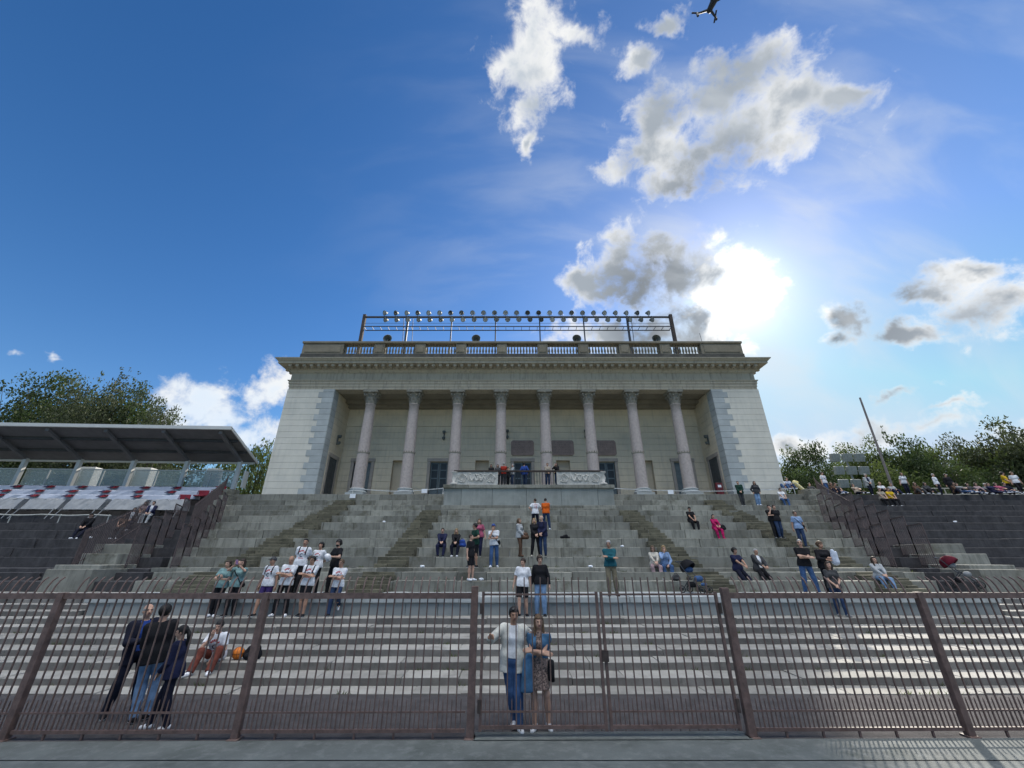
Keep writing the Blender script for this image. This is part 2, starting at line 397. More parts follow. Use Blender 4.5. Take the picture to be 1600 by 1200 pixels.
# retaining wall with a coping that carries the ledge
t = thing('retaining_wall', 'low grey stone retaining wall with a projecting pale coping above the lower steps', 'wall', (0, 14.8, .92))
w = MB(); blocks(w, -13.9, 15.9, 0, 2.3, -.1, .36, .9, 1.5, .004); w.build('wall', mat('smooth_wall_slab', (.27, .285, .275), .8, var=.08, scale=1.2, island=.12, bump=.2, stain=((.16, .165, .15), .6, 1.2)), t, bevel=.01)
w = MB(); blocks(w, -14.0, 16.0, -.07, 2.35, .365, .54, 1.6, 2.6, .004); w.build('coping', LEDGE, t, bevel=.015)
# side flights next to the retaining wall
st = MB()
for sx, x0, x1 in ((-1, -26, -14.05), (1, 16.05, 28)):
    for k in range(4):
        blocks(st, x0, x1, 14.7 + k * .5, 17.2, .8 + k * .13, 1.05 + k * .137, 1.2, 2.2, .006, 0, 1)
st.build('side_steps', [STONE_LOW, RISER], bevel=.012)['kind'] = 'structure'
# stairs let into the terrace: two half steps in front of each tier
sm = MB()
for cx, w0 in ((-5.35, 1.25), (7.7, 1.25), (-12.1, 1.4), (14.6, 1.4)):
    for i in range(1, len(UP) - 1):
        (y, z), (yp, zp) = UP[i], UP[i - 1]
        if i == 3: continue
        h = z - zp
        if abs(cx) < 8 and y > 27.5: continue
        for q in (1, 2, 3):
            yy = y - .62 + (q - 1) * .31 if q < 3 else y - .03
            blocks(sm, cx - w0 / 2 + random.uniform(-.1, .06), cx + w0 / 2 + random.uniform(-.06, .1), yy, y + .05 if q < 3 else y + .34, zp - .05, zp + h * q / 3 + (.006 if q == 3 else 0), .5, 1.4, .012)
sm.build('stair_flights', MOSSY, bevel=.012)['kind'] = 'structure'
# dark side stands: same tiers carried on in dark rough stone
ds = MB()
for i, (y, z) in enumerate(UP):
    if i == 0: continue
    y1 = UP[i + 1][0] + .06 if i + 1 < len(UP) else 34.5
    zb = UP[i - 1][1] - .12
    for x0, x1 in ((-48, xl(y) - .25), (xr(y) + .25, 48)):
        n = 9; e = np.linspace(x0, x1, n)
        for a, b in zip(e[:-1], e[1:]): ds.box(a, b - .01, y + random.uniform(-.05, .05), y1, zb, z - .015 + random.uniform(-.015, .01), 0, .012)
ds.build('dark_terrace', DARKST, bevel=.02)['kind'] = 'structure'
# boundary blocks: stepped low walls where the pale block meets the dark stands
for s, word in ((-1, 'left'), (1, 'right')):
    for part, lv in (('lower', (2, 3, 4, 5)), ('upper', (10, 11, 12, 13))):
        b = MB()
        for i in lv:
            y, z = UP[i]
            if part == 'lower':
                x = (xr(y) + 2.3) if s > 0 else (xl(y) - 2.3); b.box(x - .9, x + .9, y - 1.0, y + .7, z - 1.0, z + .12, 0, .01)
            else:
                x = (xr(y) + .5) if s > 0 else (xl(y) - .5)
                for q in range(2): b.box(x - .6 + q * .02, x + .6, y - .7 + q * .62, y + .1 + q * .62, z - .8, z + .25 + .12 * q, 0, .015)
        o = b.build('stepped_wall', STONE, bevel=.02)
        tag(o, '%s stepped wall of grey blocks along the %s dark stand' % (part, word), 'wall', 'stepped walls beside the terrace')

# ------------------------------------------------------------------ grandstand building
BX, BY, BZ = .93, 31.0, 7.10
B = thing('grandstand_building', 'cream neoclassical loggia with eight corinthian columns above the stone terrace', 'building', (BX, BY, BZ))
HW = 20.0          # half width
OP = 15.97         # half opening
BW = 3.6           # portico depth
ZA = 8.75          # underside of architrave above floor
def courses(mb, x0, x1, y0, y1, z0, z1, step, axis):
    # rusticated courses: slabs with a fine groove between them
    z = z0
    while z < z1 - .02:
        e = min(z + step, z1)
        if axis == 'x': mb.box(x0, x1, y0, y1, z + .017, e)
        else: mb.box(x0, x1, y0, y1, z + .017, e)
        z = e
for s in (-1, 1):
    m = MB()
    xa, xb = sorted((s * HW, s * (OP + .45)))
    m.box(xa + .05, xb - .05, .05, 9.9, -1, ZA)
    wx0, wx1 = (xa, s * (OP + .95) if s > 0 else xb) if s < 0 else (xa, xb)
    courses(m, xa, xb, 0, 10, 0, ZA, .5, 'x')
    pw = m.build('wall', PALE, B)
    q = MB(); z = 0; k = 0
    while z < ZA - .05:
        e = min(z + .5, ZA); wd = (.95 if k % 2 else 1.3)
        a, b = sorted((s * OP, s * (OP + wd)))
        q.box(a, b, -.035, .9, z + .012, e - .004)
        z = e; k += 1
    q.build('quoin', QUOIN, pw, bevel=.01)
    iw = MB()
    a, b = sorted((s * OP, s * (OP + .5)))
    courses(iw, a, b, .9, BW + .4, 0, ZA, .55, 'y')
    iw.build('inner_wall', CREAM, pw)
    # side door in the inner wall
    d = MB(); xx = s * OP
    d.box(*sorted((xx - s * .06, xx + s * .1)), 1.05, 1.3, 0, 3.55); d.box(*sorted((xx - s * .06, xx + s * .1)), 2.75, 3.0, 0, 3.55); d.box(*sorted((xx - s * .09, xx + s * .1)), 1.0, 3.05, 3.3, 3.6)
    dd = d.build('door', FRAME, B)
    e = MB(); e.box(*sorted((xx - s * .02, xx + s * .1)), 1.3, 2.75, 0, 3.3)
    for zz in (.3, 1.5, 2.4): e.box(*sorted((xx - s * .04, xx - s * .02)), 1.42, 2.0, zz, zz + .75); e.box(*sorted((xx - s * .04, xx - s * .02)), 2.08, 2.65, zz, zz + .75)
    e.build('door_leaf', mat('dark_grey_door', (.085, .095, .10), .6), dd)
# back wall with door openings and niches
DOORS = (-14.0, -7.3, 0, 7.3, 14.0); NIC = (-10.8, -3.55, 3.55, 10.8)
ops = sorted([(x - .75, x + .75, 3.35) for x in DOORS] + [(x - .6, x + .6, 3.5) for x in NIC])
bw = MB(); z = 0.0; zs = []
while z < ZA - .3: zs.append(z); z += .55
for z in zs:
    e = min(z + .55, ZA); x = -OP - .5
    y0 = BW - (.05 if abs(z - 6.6) < .3 else 0)
    for (a, b, h) in ops:
        if z < h - .05:
            bw.box(x, a, y0, BW + .5, z + .018, e); 
            if e > h: bw.box(a, b, y0, BW + .5, h, e)
            x = b
    bw.box(x, OP + .5, y0, BW + .5, z + .018, e)
bw.box(-OP - .4, OP + .4, BW + .62, BW + .9, 0, ZA)
bw.build('back_wall', CREAM, B)
for x in NIC:
    n = MB(); 
    n.add([(x - .598, BW + .02, 0), (x - .598, BW + .42, 0), (x + .598, BW + .42, 0), (x + .598, BW + .02, 0), (x - .598, BW + .02, 3.498), (x - .598, BW + .42, 3.498), (x + .598, BW + .42, 3.498), (x + .598, BW + .02, 3.498)], [(0, 1, 5, 4), (1, 2, 6, 5), (2, 3, 7, 6), (4, 5, 6, 7)])
    n.build('niche', NICHE, B)
for i, x in enumerate(DOORS):
    f = MB()
    f.box(x - 1.02, x - .75, BW - .09, BW + .3, 0, 3.38); f.box(x + .75, x + 1.02, BW - .09, BW + .3, 0, 3.38); f.box(x - 1.06, x + 1.06, BW - .13, BW + .3, 3.38, 3.66)
    dr = f.build('door', FRAME, B, bevel=.015)
    for s in (-1, 1):
        l = MB(); xa, xb = sorted((x + s * .02, x + s * .74))
        yl = BW + .12
        for (p0, p1, r0, r1) in ((xa, xb, 0, .12), (xa, xb, 3.22, 3.34), (xa, xa + .1, .12, 3.22), (xb - .1, xb, .12, 3.22), (xa + .1, xb - .1, .95, 1.1), (xa + .1, xb - .1, 1.9, 2.0), (xa + .1, xb - .1, 2.62, 2.7)):
            l.box(p0, p1, yl, yl + .07, r0, r1)
        if not (i in (1, 2, 3)) : l.box(xa + .1, xb - .1, yl + .02, yl + .05, .12, 3.22)
        lf = l.build('door_leaf', DOORG, dr)
        if i in (1, 2, 3):
            p = MB().box(xa + .1, xb - .1, yl + .02, yl + .05, .12, .95) ; p.build('door_panel', DOORG, dr)
            p = MB()
            for r0, r1 in ((1.1, 1.9), (2.0, 2.62), (2.7, 3.22)): p.box(xa + .1, xb - .1, yl + .025, yl + .04, r0, r1)
            p.build('door_glass', GLASSD, dr)
for x in (0, 3.55, 7.3):
    p = MB(); w_, h_, c_ = 1.02, .68, .14
    z0 = 4.6
    o8 = [(-w_, -h_ + c_), (-w_ + c_, -h_), (w_ - c_, -h_), (w_, -h_ + c_), (w_, h_ - c_), (w_ - c_, h_), (-w_ + c_, h_), (-w_, h_ - c_)]
    p.add([(x + a, BW - .1, z0 + b) for a, b in o8] + [(x + a, BW + .02, z0 + b) for a, b in o8], [tuple(range(8))] + [(k, k + 8, (k + 1) % 8 + 8, (k + 1) % 8) for k in range(8)])
    pl = p.build('plaque', PLAQUE, B)
    tx = MB()
    for r in range(7):
        z = z0 + .46 - r * .15; xx = x - .8 + random.uniform(0, .15)
        while xx < x + .75:
            wd = random.uniform(.04, .22)
            xe = min(xx + wd, x + .82)
            while xx < xe - .02:
                tx.box(xx, xx + .014, BW - .104, BW - .1, z - .035, z + .035)
                if random.random() < .5: tx.box(xx + .014, xx + .03, BW - .1035, BW - .1, z + random.choice((-.035, .02, -.006)), z + .035)
                xx += .042
            xx += .05
    tx.build('inscription', PLQTX, pl)
# ceiling, cornice band inside
c = MB().box(-OP - .3, OP + .3, .95, BW + .5, ZA + .03, ZA + .3); c.build('ceiling', CEIL, B)
c = MB()
c.box(-OP + .01, OP - .01, BW - 1.15, BW - .02, ZA - .28, ZA + .02); c.box(-OP + .02, OP - .02, BW - .5, BW - .02, ZA - .5, ZA - .28)
for k in range(9):
    x = -14.8 + 3.7 * k
c.build('inner_cornice', CEIL, B)
# entablature swept round front and sides
def path(hw, d0, d1): return [(-hw, d1, -1, 0), (-hw, d0, -1, -1), (hw, d0, 1, -1), (hw, d1, 1, 0)]
ar = MB(); PT = path(HW, 0, 10)
prof = [(-1.0, ZA), (-.04, ZA), (-.04, ZA + .24), (.0, ZA + .25), (.0, ZA + .5), (.05, ZA + .52), (.05, ZA + .72), (.12, ZA + .76), (.14, ZA + .84), (-.03, ZA + .86)]
ar.sweep(prof, PT); ar.build('architrave', ENTAB, B)
fr = MB(); fr.sweep([(-.03, ZA + .86), (-.03, ZA + 1.52), (.06, ZA + 1.56), (.1, ZA + 1.66), (.16, ZA + 1.72), (.16, ZA + 1.78)], PT); fr.build('frieze', ENTAB, B)
co = MB()
co.sweep([(.16, ZA + 1.78), (.22, ZA + 1.80), (.22, ZA + 2.04), (.30, ZA + 2.06), (.86, ZA + 2.08), (.86, ZA + 2.26), (.92, ZA + 2.28), (.98, ZA + 2.36), (1.08, ZA + 2.44), (1.10, ZA + 2.52), (-.6, ZA + 2.58)], PT)
cn = co.build('cornice', ENTAB, B)
de = MB(); n = 66
for k in range(n):
    x = -HW + .1 + (2 * HW - .2) * k / (n - 1)
    de.box(x - .13, x + .13, -.72, -.2, ZA + 1.86, ZA + 2.075)
    de.box(x - .10, x + .10, -.6, -.2, ZA + 1.80, ZA + 1.86)
for s in (-1, 1):
    for k in range(12):
        y = .3 + k * .6; a, b = sorted((s * (HW + .2), s * (HW + .72))); de.box(a, b, y - .13, y + .13, ZA + 1.86, ZA + 2.075)
de.build('dentil', ENTAB, cn, bevel=.012)
# roof slab + parapet with balustrade
MB().box(-HW + .3, HW - .3, .9, 9.8, ZA + 2.3, ZA + 2.56).build('roof', PARA, B)
pz = ZA + 2.56; PY = .5; PH = HW - .1
pl = MB(); pl.box(-PH, PH, PY - .12, PY + .75, pz, pz + 1.1, 0, 0)
for s in (-1, 1): a, b = sorted((s * (PH - .8), s * (PH + .005))); pl.box(a, b, PY + .75, 9, pz, pz + 1.09)
pl.build('parapet_plinth', BLACKST, B, bevel=.03)
pa = MB(); bz0, bz1 = pz + 1.1, pz + 2.2
cx = [-14.8 + 3.7 * k for k in range(9)]
edges = [-PH] + [v for x in cx for v in (x - 1.38, x + 1.38)] + [PH]
for k in range(0, len(edges), 2):
    a, b = edges[k], edges[k + 1]
    pa = MB(); pa.box(a, b, PY, PY + .62, bz0, bz1)
    m_ = .25 if b - a > 2 else .14
    pa.box(a + m_, b - m_, PY - .05, PY, bz0 + .2, bz1 - .18)
    pa.build('parapet_pier', PARA, B, bevel=.02)
for s in (-1, 1): a, b = sorted((s * (PH - .7), s * PH)); MB().box(a, b, PY + .62, 9, bz0, bz1).build('parapet_return', PARA, B, bevel=.02)
rl = MB(); rl.box(-PH - .08, PH + .08, PY - .1, PY + .72, bz1, bz1 + .2); rl.build('parapet_rail', PARA, B, bevel=.03)
for s in (-1, 1): a, b = sorted((s * (PH - .78), s * (PH + .08))); MB().box(a, b, PY + .72, 9, bz1, bz1 + .2).build('parapet_rail', PARA, B)
bal_prof = [(.06, 0), (.085, .02), (.085, .1), (.05, .14), (.045, .2), (.10, .38), (.095, .5), (.045, .78), (.04, .86), (.065, .9), (.085, .94), (.085, 1.1)]
b0 = None
for x in cx:
    gr = MB().box(x - 1.38, x + 1.38, PY + .1, PY + .52, bz0 - .02, bz0 + .06).build('balustrade', PARA, B)
    for k in range(10):
        xx = x - 1.38 + 2.76 * (k + .5) / 10
        if b0 is None:
            b0 = MB().lathe([(r, z + bz0 + .05 if z else bz0 + .05) for r, z in [(r, z * .95) for r, z in bal_prof]], n=10).build('baluster', PARA, gr, smooth=True)
            o = b0
        else: o = dup(b0, gr)
        o.location = (xx, PY + .31, 0)
# columns
def make_column(x):
    sh = MB()
    r0, r1, h0, h1 = .47, .40, .62, 7.55
    pf = [(r0 + .03, h0 - .06), (r0, h0)]
    for k in range(9):
        tt = k / 8; pf.append((r0 + (r1 - r0) * (tt ** 1.6), h0 + .05 + (h1 - h0 - .12) * tt))
    pf += [(r1 + .045, h1 - .05), (r1 + .045, h1)]
    sh.lathe(pf, n=24)
    s_ = sh.build('column', GRANITE, B, smooth=True, loc=(x, .58, 0))
    b = MB(); b.box(-.68, .68, -.68, .68, 0, .2)
    b.lathe([(.62, .2), (.68, .24), (.69, .30), (.66, .36), (.58, .38), (.55, .43), (.56, .46), (.60, .49), (.60, .53), (.55, .57), (.5, .575)], n=24)
    bs = b.build('column_base', QUOIN, s_)
    band = MB(); band.lathe([(.452, 3.28), (.475, 3.31), (.475, 3.37), (.452, 3.40)], n=20, cap=False)
    for k in range(14):
        a = 2 * math.pi * k / 14; band.cbox((.47 * math.cos(a), .47 * math.sin(a), 3.43), (.07, .07, .1))
    band.build('iron_collar', CAPST, s_)
    c = MB(); z0 = 7.55
    c.lathe([(.38, z0), (.36, z0 + .3), (.38, z0 + .7), (.52, z0 + .95)], n=16)
    def leaf(a, zb, h, w, out, r):
        ca, sa = math.cos(a), math.sin(a); vs = []
        pr = [(0, 0, 1), (.35, .02, 1.1), (.7, .06, .9), (.9, out * .75, .75), (.97, out, .55), (.86, out + .035, .35)]
        for (tz, o, ww) in pr:
            for sgn in (-1, 0, 1):
                rr = r + o + (.03 if sgn == 0 else 0)
                q = sgn * w * ww / 2
                vs.append((rr * ca - q * sa, rr * sa + q * ca, zb + h * tz))
        fs = []
        for i in range(len(pr) - 1):
            for j in range(2): fs.append((i * 3 + j, i * 3 + j + 1, i * 3 + j + 4, i * 3 + j + 3))
        n0 = len(vs); vs += [(x_ * .93, y_ * .93, z_ - .015) for x_, y_, z_ in vs]; fs += [tuple(n0 + v for v in reversed(f)) for f in fs]
        c.add(vs, fs)
    for k in range(8): leaf(2 * math.pi * k / 8, z0, .42, .24, .2, .40)
    for k in range(8): leaf(2 * math.pi * (k + .5) / 8, z0 + .16, .60, .22, .26, .40)
    for k in range(4):
        a = math.pi / 4 + k * math.pi / 2; ca, sa = math.cos(a), math.sin(a)
        pts = []
        for i in range(13):
            th = i / 12 * 2.2 * math.pi; rr = .13 * (1 - i / 16)
            o = .66 - rr * math.sin(th) * -1 - .05; pts.append(((o) * ca, (o) * sa, z0 + .80 + rr * math.cos(th)))
        c.tube([(.43 * ca, .43 * sa, z0 + .5), (.52 * ca, .52 * sa, z0 + .78)] + pts, .045, 5)
    for k in range(4):
        a = k * math.pi / 2; ca, sa = math.cos(a), math.sin(a)
        c.lathe([(.02, -.09), (.09, -.05), (.1, .03), (.05, .09)], (.56 * ca, .56 * sa, z0 + .98), 8)
    # abacus with concave sides
    pts = []
    for k in range(4):
        a = math.pi / 4 + k * math.pi / 2
        for da, rr in ((-.09, .82), (.09, .82), (.45, .655), (math.pi / 4, .62), (math.pi / 2 - .45, .655)): pts.append((rr * math.cos(a + da), rr * math.sin(a + da)))
    n_ = len(pts)
    c.add([(x_, y_, z0 + .98) for x_, y_ in pts] + [(x_ * 1.04, y_ * 1.04, z0 + 1.195) for x_, y_ in pts], [tuple(reversed(range(n_))), tuple(range(n_, 2 * n_))] + [(k, (k + 1) % n_, (k + 1) % n_ + n_, k + n_) for k in range(n_)])
    c.build('capital', CAPST, s_)
    return s_
c0 = make_column(3.7 * -3.5)
for k in range(1, 8): dup_tree(c0, (3.7 * (k - 3.5), .58, 0), parent=B)
# wall lamps on the back wall (pairs of small floodlights)
wl = MB()
wl.box(-.04, .04, -.1, .02, -.1, .75); wl.lathe([(.05, -.16), (.13, -.08), (.15, .1), (.12, .12)], (0, -.2, .62), 10); wl.lathe([(.05, -.14), (.12, -.06), (.13, .1), (.1, .12)], (0, -.2, .05), 10)
w0 = None
for i, (x, lab) in enumerate(((-7.3, 'left doorway with glass panes'), (-1.6, 'left of the middle plaque'), (5.45, 'right hand plaques'))):
    if w0 is None: w0 = wl.build('wall_lamp', LAMPM, loc=(BX + x + .25, BY + BW, BZ + 5.4))
    o = w0 if i == 0 else dup(w0, loc=(BX + x + .25, BY + BW, BZ + 5.5))
    tag(o, 'two small black wall lamps on the back wall %s %s' % ('above the' if i == 0 else 'beside' if i == 2 else 'just', lab), 'wall lamp', 'lamps on the loggia walls')
for s, word in ((-1, 'left'), (1, 'right')):
    o = dup(w0, loc=(BX + s * (OP - .02), BY + 2.1, BZ + 4.6)); o.rotation_euler = (0, 0, s * -math.pi / 2 + 0)
    tag(o, 'two small black lamps on the inner side wall, %s end of loggia' % word, 'wall lamp', 'lamps on the loggia walls')
h = MB(); h.box(-.25, .25, -.2, 0, 0, .95); hb = h.build('hose_cabinet', mat('dark_red_enamel', (.16, .02, .025), .5), loc=(BX + 15.2, BY + .6, BZ + .05), bevel=.02)
MB().box(-.13, .13, -.215, -.2, .6, .78).build('cabinet_window', PAPER, hb)
tag(hb, 'dark red fire hose cabinet standing at the right end of the loggia', 'hose cabinet')

# ------------------------------------------------------------------ balcony podium
P = thing('balcony_podium', 'grey stone podium with carved marble balcony in front of the middle columns', 'balcony', (1.2, 28.75, 5.62))
W = 6.0
pb = MB(); blocks(pb, -W, W, 0, 1.75, .22, 1.62, 1.9, 3.0, .004); pb.box(-W - .02, W + .02, 1.2, 4.5, -.2, 1.6); pb.build('base', mat('podium_slab', (.30, .315, .29), .75, var=.09, scale=1, island=.1, bump=.15, stain=((.2, .215, .19), .7, .8), streak=((.4, .4, .37), .4)), P, bevel=.015)
lg = MB(); blocks(lg, -W - .15, W + .15, -.25, 1.7, .07, .215, 2.5, 3.6, .003)
for x in (-5.8, -2.9, 0, 2.9, 5.8): lg.box(x - .16, x + .16, -.2, .4, -.16, .07)
lg.build('lower_ledge', STONE, P, bevel=.012)
tp = MB(); blocks(tp, -W - .08, W + .08, -.12, 4.0, 1.62, 1.86, 2.0, 3.4, .003); tp.build('slab', STONE, P, bevel=.012)
ZF = 1.86
for x0, x1 in ((-5.25, -2.25), (2.05, 5.25)):
    r = MB(); r.box(x0, x1, .02, .14, ZF + .02, ZF + .92)
    r.box(x0, x1, -.02, .18, ZF, ZF + .06); 
    for xx in (x0, x0 + .95, x1 - .95, x1): r.box(xx - .04, xx + .04, -.015, .16, ZF + .06, ZF + .92)
    # carved scrolls and a swag of foliage
    for sx in (x0 + .48, x1 - .48):
        for k in range(5):
            a = k * 1.25; pts = [(sx + (.33 - i * .03) * math.cos(a + i * .35) * .95, .0, ZF + .48 + (.33 - i * .03) * math.sin(a + i * .35)) for i in range(9)]
            r.tube(pts, [.05 - i * .004 for i in range(9)], 6)
    xm0, xm1 = x0 + 1.0, x1 - 1.0
    for k in range(3):
        xa = xm0 + (xm1 - xm0) * k / 3; xb = xm0 + (xm1 - xm0) * (k + 1) / 3
        r.tube([(xa + (xb - xa) * i / 8, .0, ZF + .72 - .42 * math.sin(math.pi * i / 8)) for i in range(9)], [.04 + .035 * math.sin(math.pi * i / 8) for i in range(9)], 7)
        xc = (xa + xb) / 2
        for i in range(7): r.lathe([(.02, -.06), (.07, 0), (.02, .06)], (xc + random.uniform(-.25, .25), .01, ZF + random.uniform(.25, .8)), 6)
    r.build('relief_panel', CARVED, P)
hr = MB(); hr.box(-5.4, 5.4, -.04, .2, ZF + .93, ZF + 1.03); 
for s in (-1, 1): hr.box(*sorted((s * 5.28, s * 5.4)), .2, 2.1, ZF + .93, ZF + 1.03)
hr.build('handrail', RUST, P)
for s in (-1, 1):
    r = MB(); r.lathe([(.28, 0), (.28, .12), (.12, .2), (.2, .5), (.12, .78), (.24, .9), (.24, .93)], (s * 5.35, .1, ZF), 12); r.build('corner_baluster', CARVED, P, smooth=True)
    r = MB()
    for k in range(9): r.tube([(s * 5.34, .35 + k * .2, ZF), (s * 5.34, .35 + k * .2, ZF + .93)], .018, 5)
    r.build('side_railing', RIGM, P)
rb = MB().tube([(0, .08, 0), (0, .08, .95)], .02, 5).build('rail_bar', RIGM, P, loc=(-2.2, 0, ZF))
for k in range(1, 22): dup(rb, P, (-2.2 + 4.2 * k / 21, 0, ZF))

# ------------------------------------------------------------------ floodlight rig on the roof
RZ = BZ + ZA + 2.56
G = thing('floodlight_rig', 'long dark steel frame carrying floodlights along the building roof', 'steel frame', (.55, 33.0, RZ))
RT = 24.45 - RZ
for k in range(8):
    x = -15.05 + 30.1 * k / 7
    heavy = k in (0, 7)
    p = MB(); q = .14 if heavy else (.09 if k in (1, 6) else .055)
    p.box(x - q, x + q, -q, q, 0, RT + (.25 if heavy else 0)); p.build('post', RUST if heavy else RIGM, G)
r = MB(); r.box(-15.05, 15.05, -.08, .08, RT - .08, RT + .06); r.build('top_beam', RIGM, G)
r = MB()
for y in (-.35, .35): r.box(-14.9, 14.9, y - .03, y + .03, RT - 1.35, RT - 1.27)
for k in range(40): x = -14.8 + 29.6 * k / 39; r.box(x - .02, x + .02, -.32, .32, RT - 1.34, RT - 1.30)
r.box(-14.9, 14.9, -.36, -.33, RT - .95, RT - .93); r.build('catwalk', RIGM, G)
r = MB()
for x in (-11.2, 11.2, -10.3): r.tube([(x, .1, RT), (x + .15, .9, 0)], .03, 5)
r.build('brace', RIGM, G)
def make_flood(name, label, group):
    t = thing(name, label, 'floodlight', (0, 0, 0), 0, group)
    h = MB(); ax = R(-38)
    prof = [(.05, -.42), (.14, -.40), (.17, -.28), (.30, -.10), (.36, .10), (.37, .16), (.34, .15), (.28, -.05)]
    h.lathe(prof, n=14, cap=False)
    def rot(v): # lathe axis +z -> tilted to face the field (-y) and down
        x, y, z = v; a = R(112); return (x, y * math.cos(a) - z * math.sin(a), y * math.sin(a) + z * math.cos(a))
    h.v = [tuple(c * .66 for c in rot(v)) for v in h.v]; h.build('housing', LAMPM, t, smooth=True)
    g_ = MB(); g_.lathe([(.02, .13), (.33, .13)], n=14, cap=True); g_.v = [tuple(c * .66 for c in rot(v)) for v in g_.v]; g_.build('lens', LAMPG, t)
    b = MB(); b.tube([(-.38, 0, 0), (-.38, 0, -.3), (-.2, 0, -.48), (.2, 0, -.48), (.38, 0, -.3), (.38, 0, 0)], .022, 5); b.box(-.03, .03, -.03, .03, -.7, -.46); b.v = [tuple(c * .66 for c in v) for v in b.v]; b.build('bracket', RIGM, t)
    return t
f0 = make_flood('floodlight', 'round grey floodlight in the upper row standing on the roof rig', 'floodlights of the upper row on the roof rig')
f1 = dup_tree(f0, label='round grey floodlight in the lower row hung under the rig beam'); f1['group'] = 'floodlights of the lower row on the roof rig'
for k in range(25):
    x = .55 - 13.0 + 26.0 * k / 24
    fan = (k - 12) * .06
    a = f0 if k == 0 else dup_tree(f0)
    a.location = (x - .1, 33.0, RZ + RT + .48); a.rotation_euler = (0, 0, fan)
    b = f1 if k == 0 else dup_tree(f1)
    b.location = (x + .12, 32.86, RZ + RT - .42); b.rotation_euler = (0, 0, fan)
    for ch in b.children:
        if ch.name.startswith('bracket'): ch.rotation_euler = (math.pi, 0, 0)
for px, word in ((606, 'leftmost'), (744, 'second from left'), (901, 'third from left'), (1025, 'rightmost')):
    hm = MB(); hm.lathe([(.06, -.5), (.12, -.45), (.13, -.2), (.22, -.02), (.36, .12), (.40, .14), (.36, .11), (.1, -.15)], n=16, cap=False)
    a = R(97); hm.v = [(x, y * math.cos(a) - z * math.sin(a), y * math.sin(a) + z * math.cos(a)) for x, y, z in hm.v]
    yy = 31.9; zz = BZ + bz1 + .2
    hm.tube([(.385 * math.cos(t), -.13 , .02 + .385 * math.sin(t)) for t in np.linspace(0, 6.283, 21)], .03, 5, cap=False); hm.box(-.04, .04, -.04, .04, -.5, -.05)
    o = hm.build('horn_loudspeaker', LAMPM, smooth=False, loc=(X_at(px, yy, zz + .47), yy, zz + .47))
    tag(o, 'grey horn loudspeaker on the roof parapet, %s of the four' % word, 'loudspeaker', 'loudspeakers on the parapet')
m = MB(); m.tube([(0, 0, 0), (-.12, 0, 2.3)], .02, 5); m.tube([(1.2, 0, 0), (2.4, 0, .35)], .015, 5); o = m.build('roof_antenna', RIGM, loc=(X_at(1102, 33, 20.4), 33, 20.3)); tag(o, 'thin antenna rod on the right part of the roof', 'antenna')

# ------------------------------------------------------------------ front fence
def bar_path(bent, h0, h1):
    if bent: return [(0, 0, h0), (0, 0, h1 - .24), (0, .025, h1 - .14), (0, .07, h1 - .05), (0, .13, h1)]
    return [(0, 0, h0), (0, 0, h1)]
proto = {}
def fence_panel(name, label, cat, x0, x1, bent=True, top=True, z0=.07, n=None, pl=.07, pr=.07, group=None):
    y0, y1 = fy(x0), fy(x1)
    t = thing(name, label, cat, (x0, y0, 0), math.atan(FS), group)
    Lx = x1 - x0
    fr = MB(); fr.box(pl, Lx - pr, -.022, .022, z0, z0 + .045)
    fr.build('bottom_rail', IRON, t)
    if top: MB().box(pl - .03, Lx - pr + .03, -.03, .03, 1.93, 2.02).build('top_rail', IRON, t)
    else: MB().box(pl, Lx - pr, -.014, .014, 1.98, 2.01).build('top_rail', IRON, t)
    MB().box(pl, Lx - pr, -.012, .012, .315, .34).build('lower_rail', IRON, t)
    n = n or int(round((Lx - pl - pr) / .146))
    for k in range(1, n):
        x = pl + (Lx - pl - pr) * k / n
        key = 'b' + str(bent)
        if key not in proto: proto[key] = MB().tube(bar_path(bent, z0 + .02, 2.27), .0135, 4).build('bar', IRON, t); o = proto[key]
        else: o = dup(proto[key], t)
        o.location = (x, 0, 0); o.rotation_euler = (random.uniform(-.004, .004), random.uniform(-.006, .006), 0)
    for k in range(n):
        x = pl + (Lx - pl - pr) * (k + .5) / n
        if 's' not in proto: proto['s'] = MB().tube([(0, 0, .08), (0, 0, .46), (0, 0, .50)], [.010, .010, .003], 4).build('short_bar', IRON, t); o = proto['s']
        else: o = dup(proto['s'], t)
        o.location = (x, 0, 0)
    ft = MB()
    for q in range(1, 6):
        if top: ft.box(Lx * q / 6 - .015, Lx * q / 6 + .015, -.015, .015, -.01, z0)
    if top: ft.build('foot', IRON, t)
    return t
def post(name, x, w, label, t=None, h=2.03, rest='fence post'):
    b = MB(); b.box(-w, w, -.055, .055, -.02, h); b.box(-w - .03, w + .03, -.1, .1, -.02, .012)
    o = b.build(name, IRON, loc=(x, fy(x), 0), bevel=.008); tag(o, label, rest, 'posts of the front fence'); return o
PX = [-11.5, -7.9, -4.33, -.63, 1.54, 3.77, 7.28, 10.9]
fence_panel('iron_fence', 'brown iron fence panel with bent bar tops at the left edge of the picture', 'fence', PX[0], PX[1], group='panels of the front fence')
fence_panel('iron_fence', 'brown iron fence panel in front of the standing trio and seated man', 'fence', PX[1], PX[2], group='panels of the front fence')
fence_panel('iron_fence', 'brown iron fence panel between the seated man and the gate', 'fence', PX[2], PX[3], group='panels of the front fence', pr=.12)
g1 = fence_panel('fence_gate', 'brown iron gate leaf with straight bars in front of the couple', 'gate', PX[3] + .1, PX[4] - .02, bent=False, top=False, z0=.11, pl=.03, pr=.03, group='leaves of the front gate')
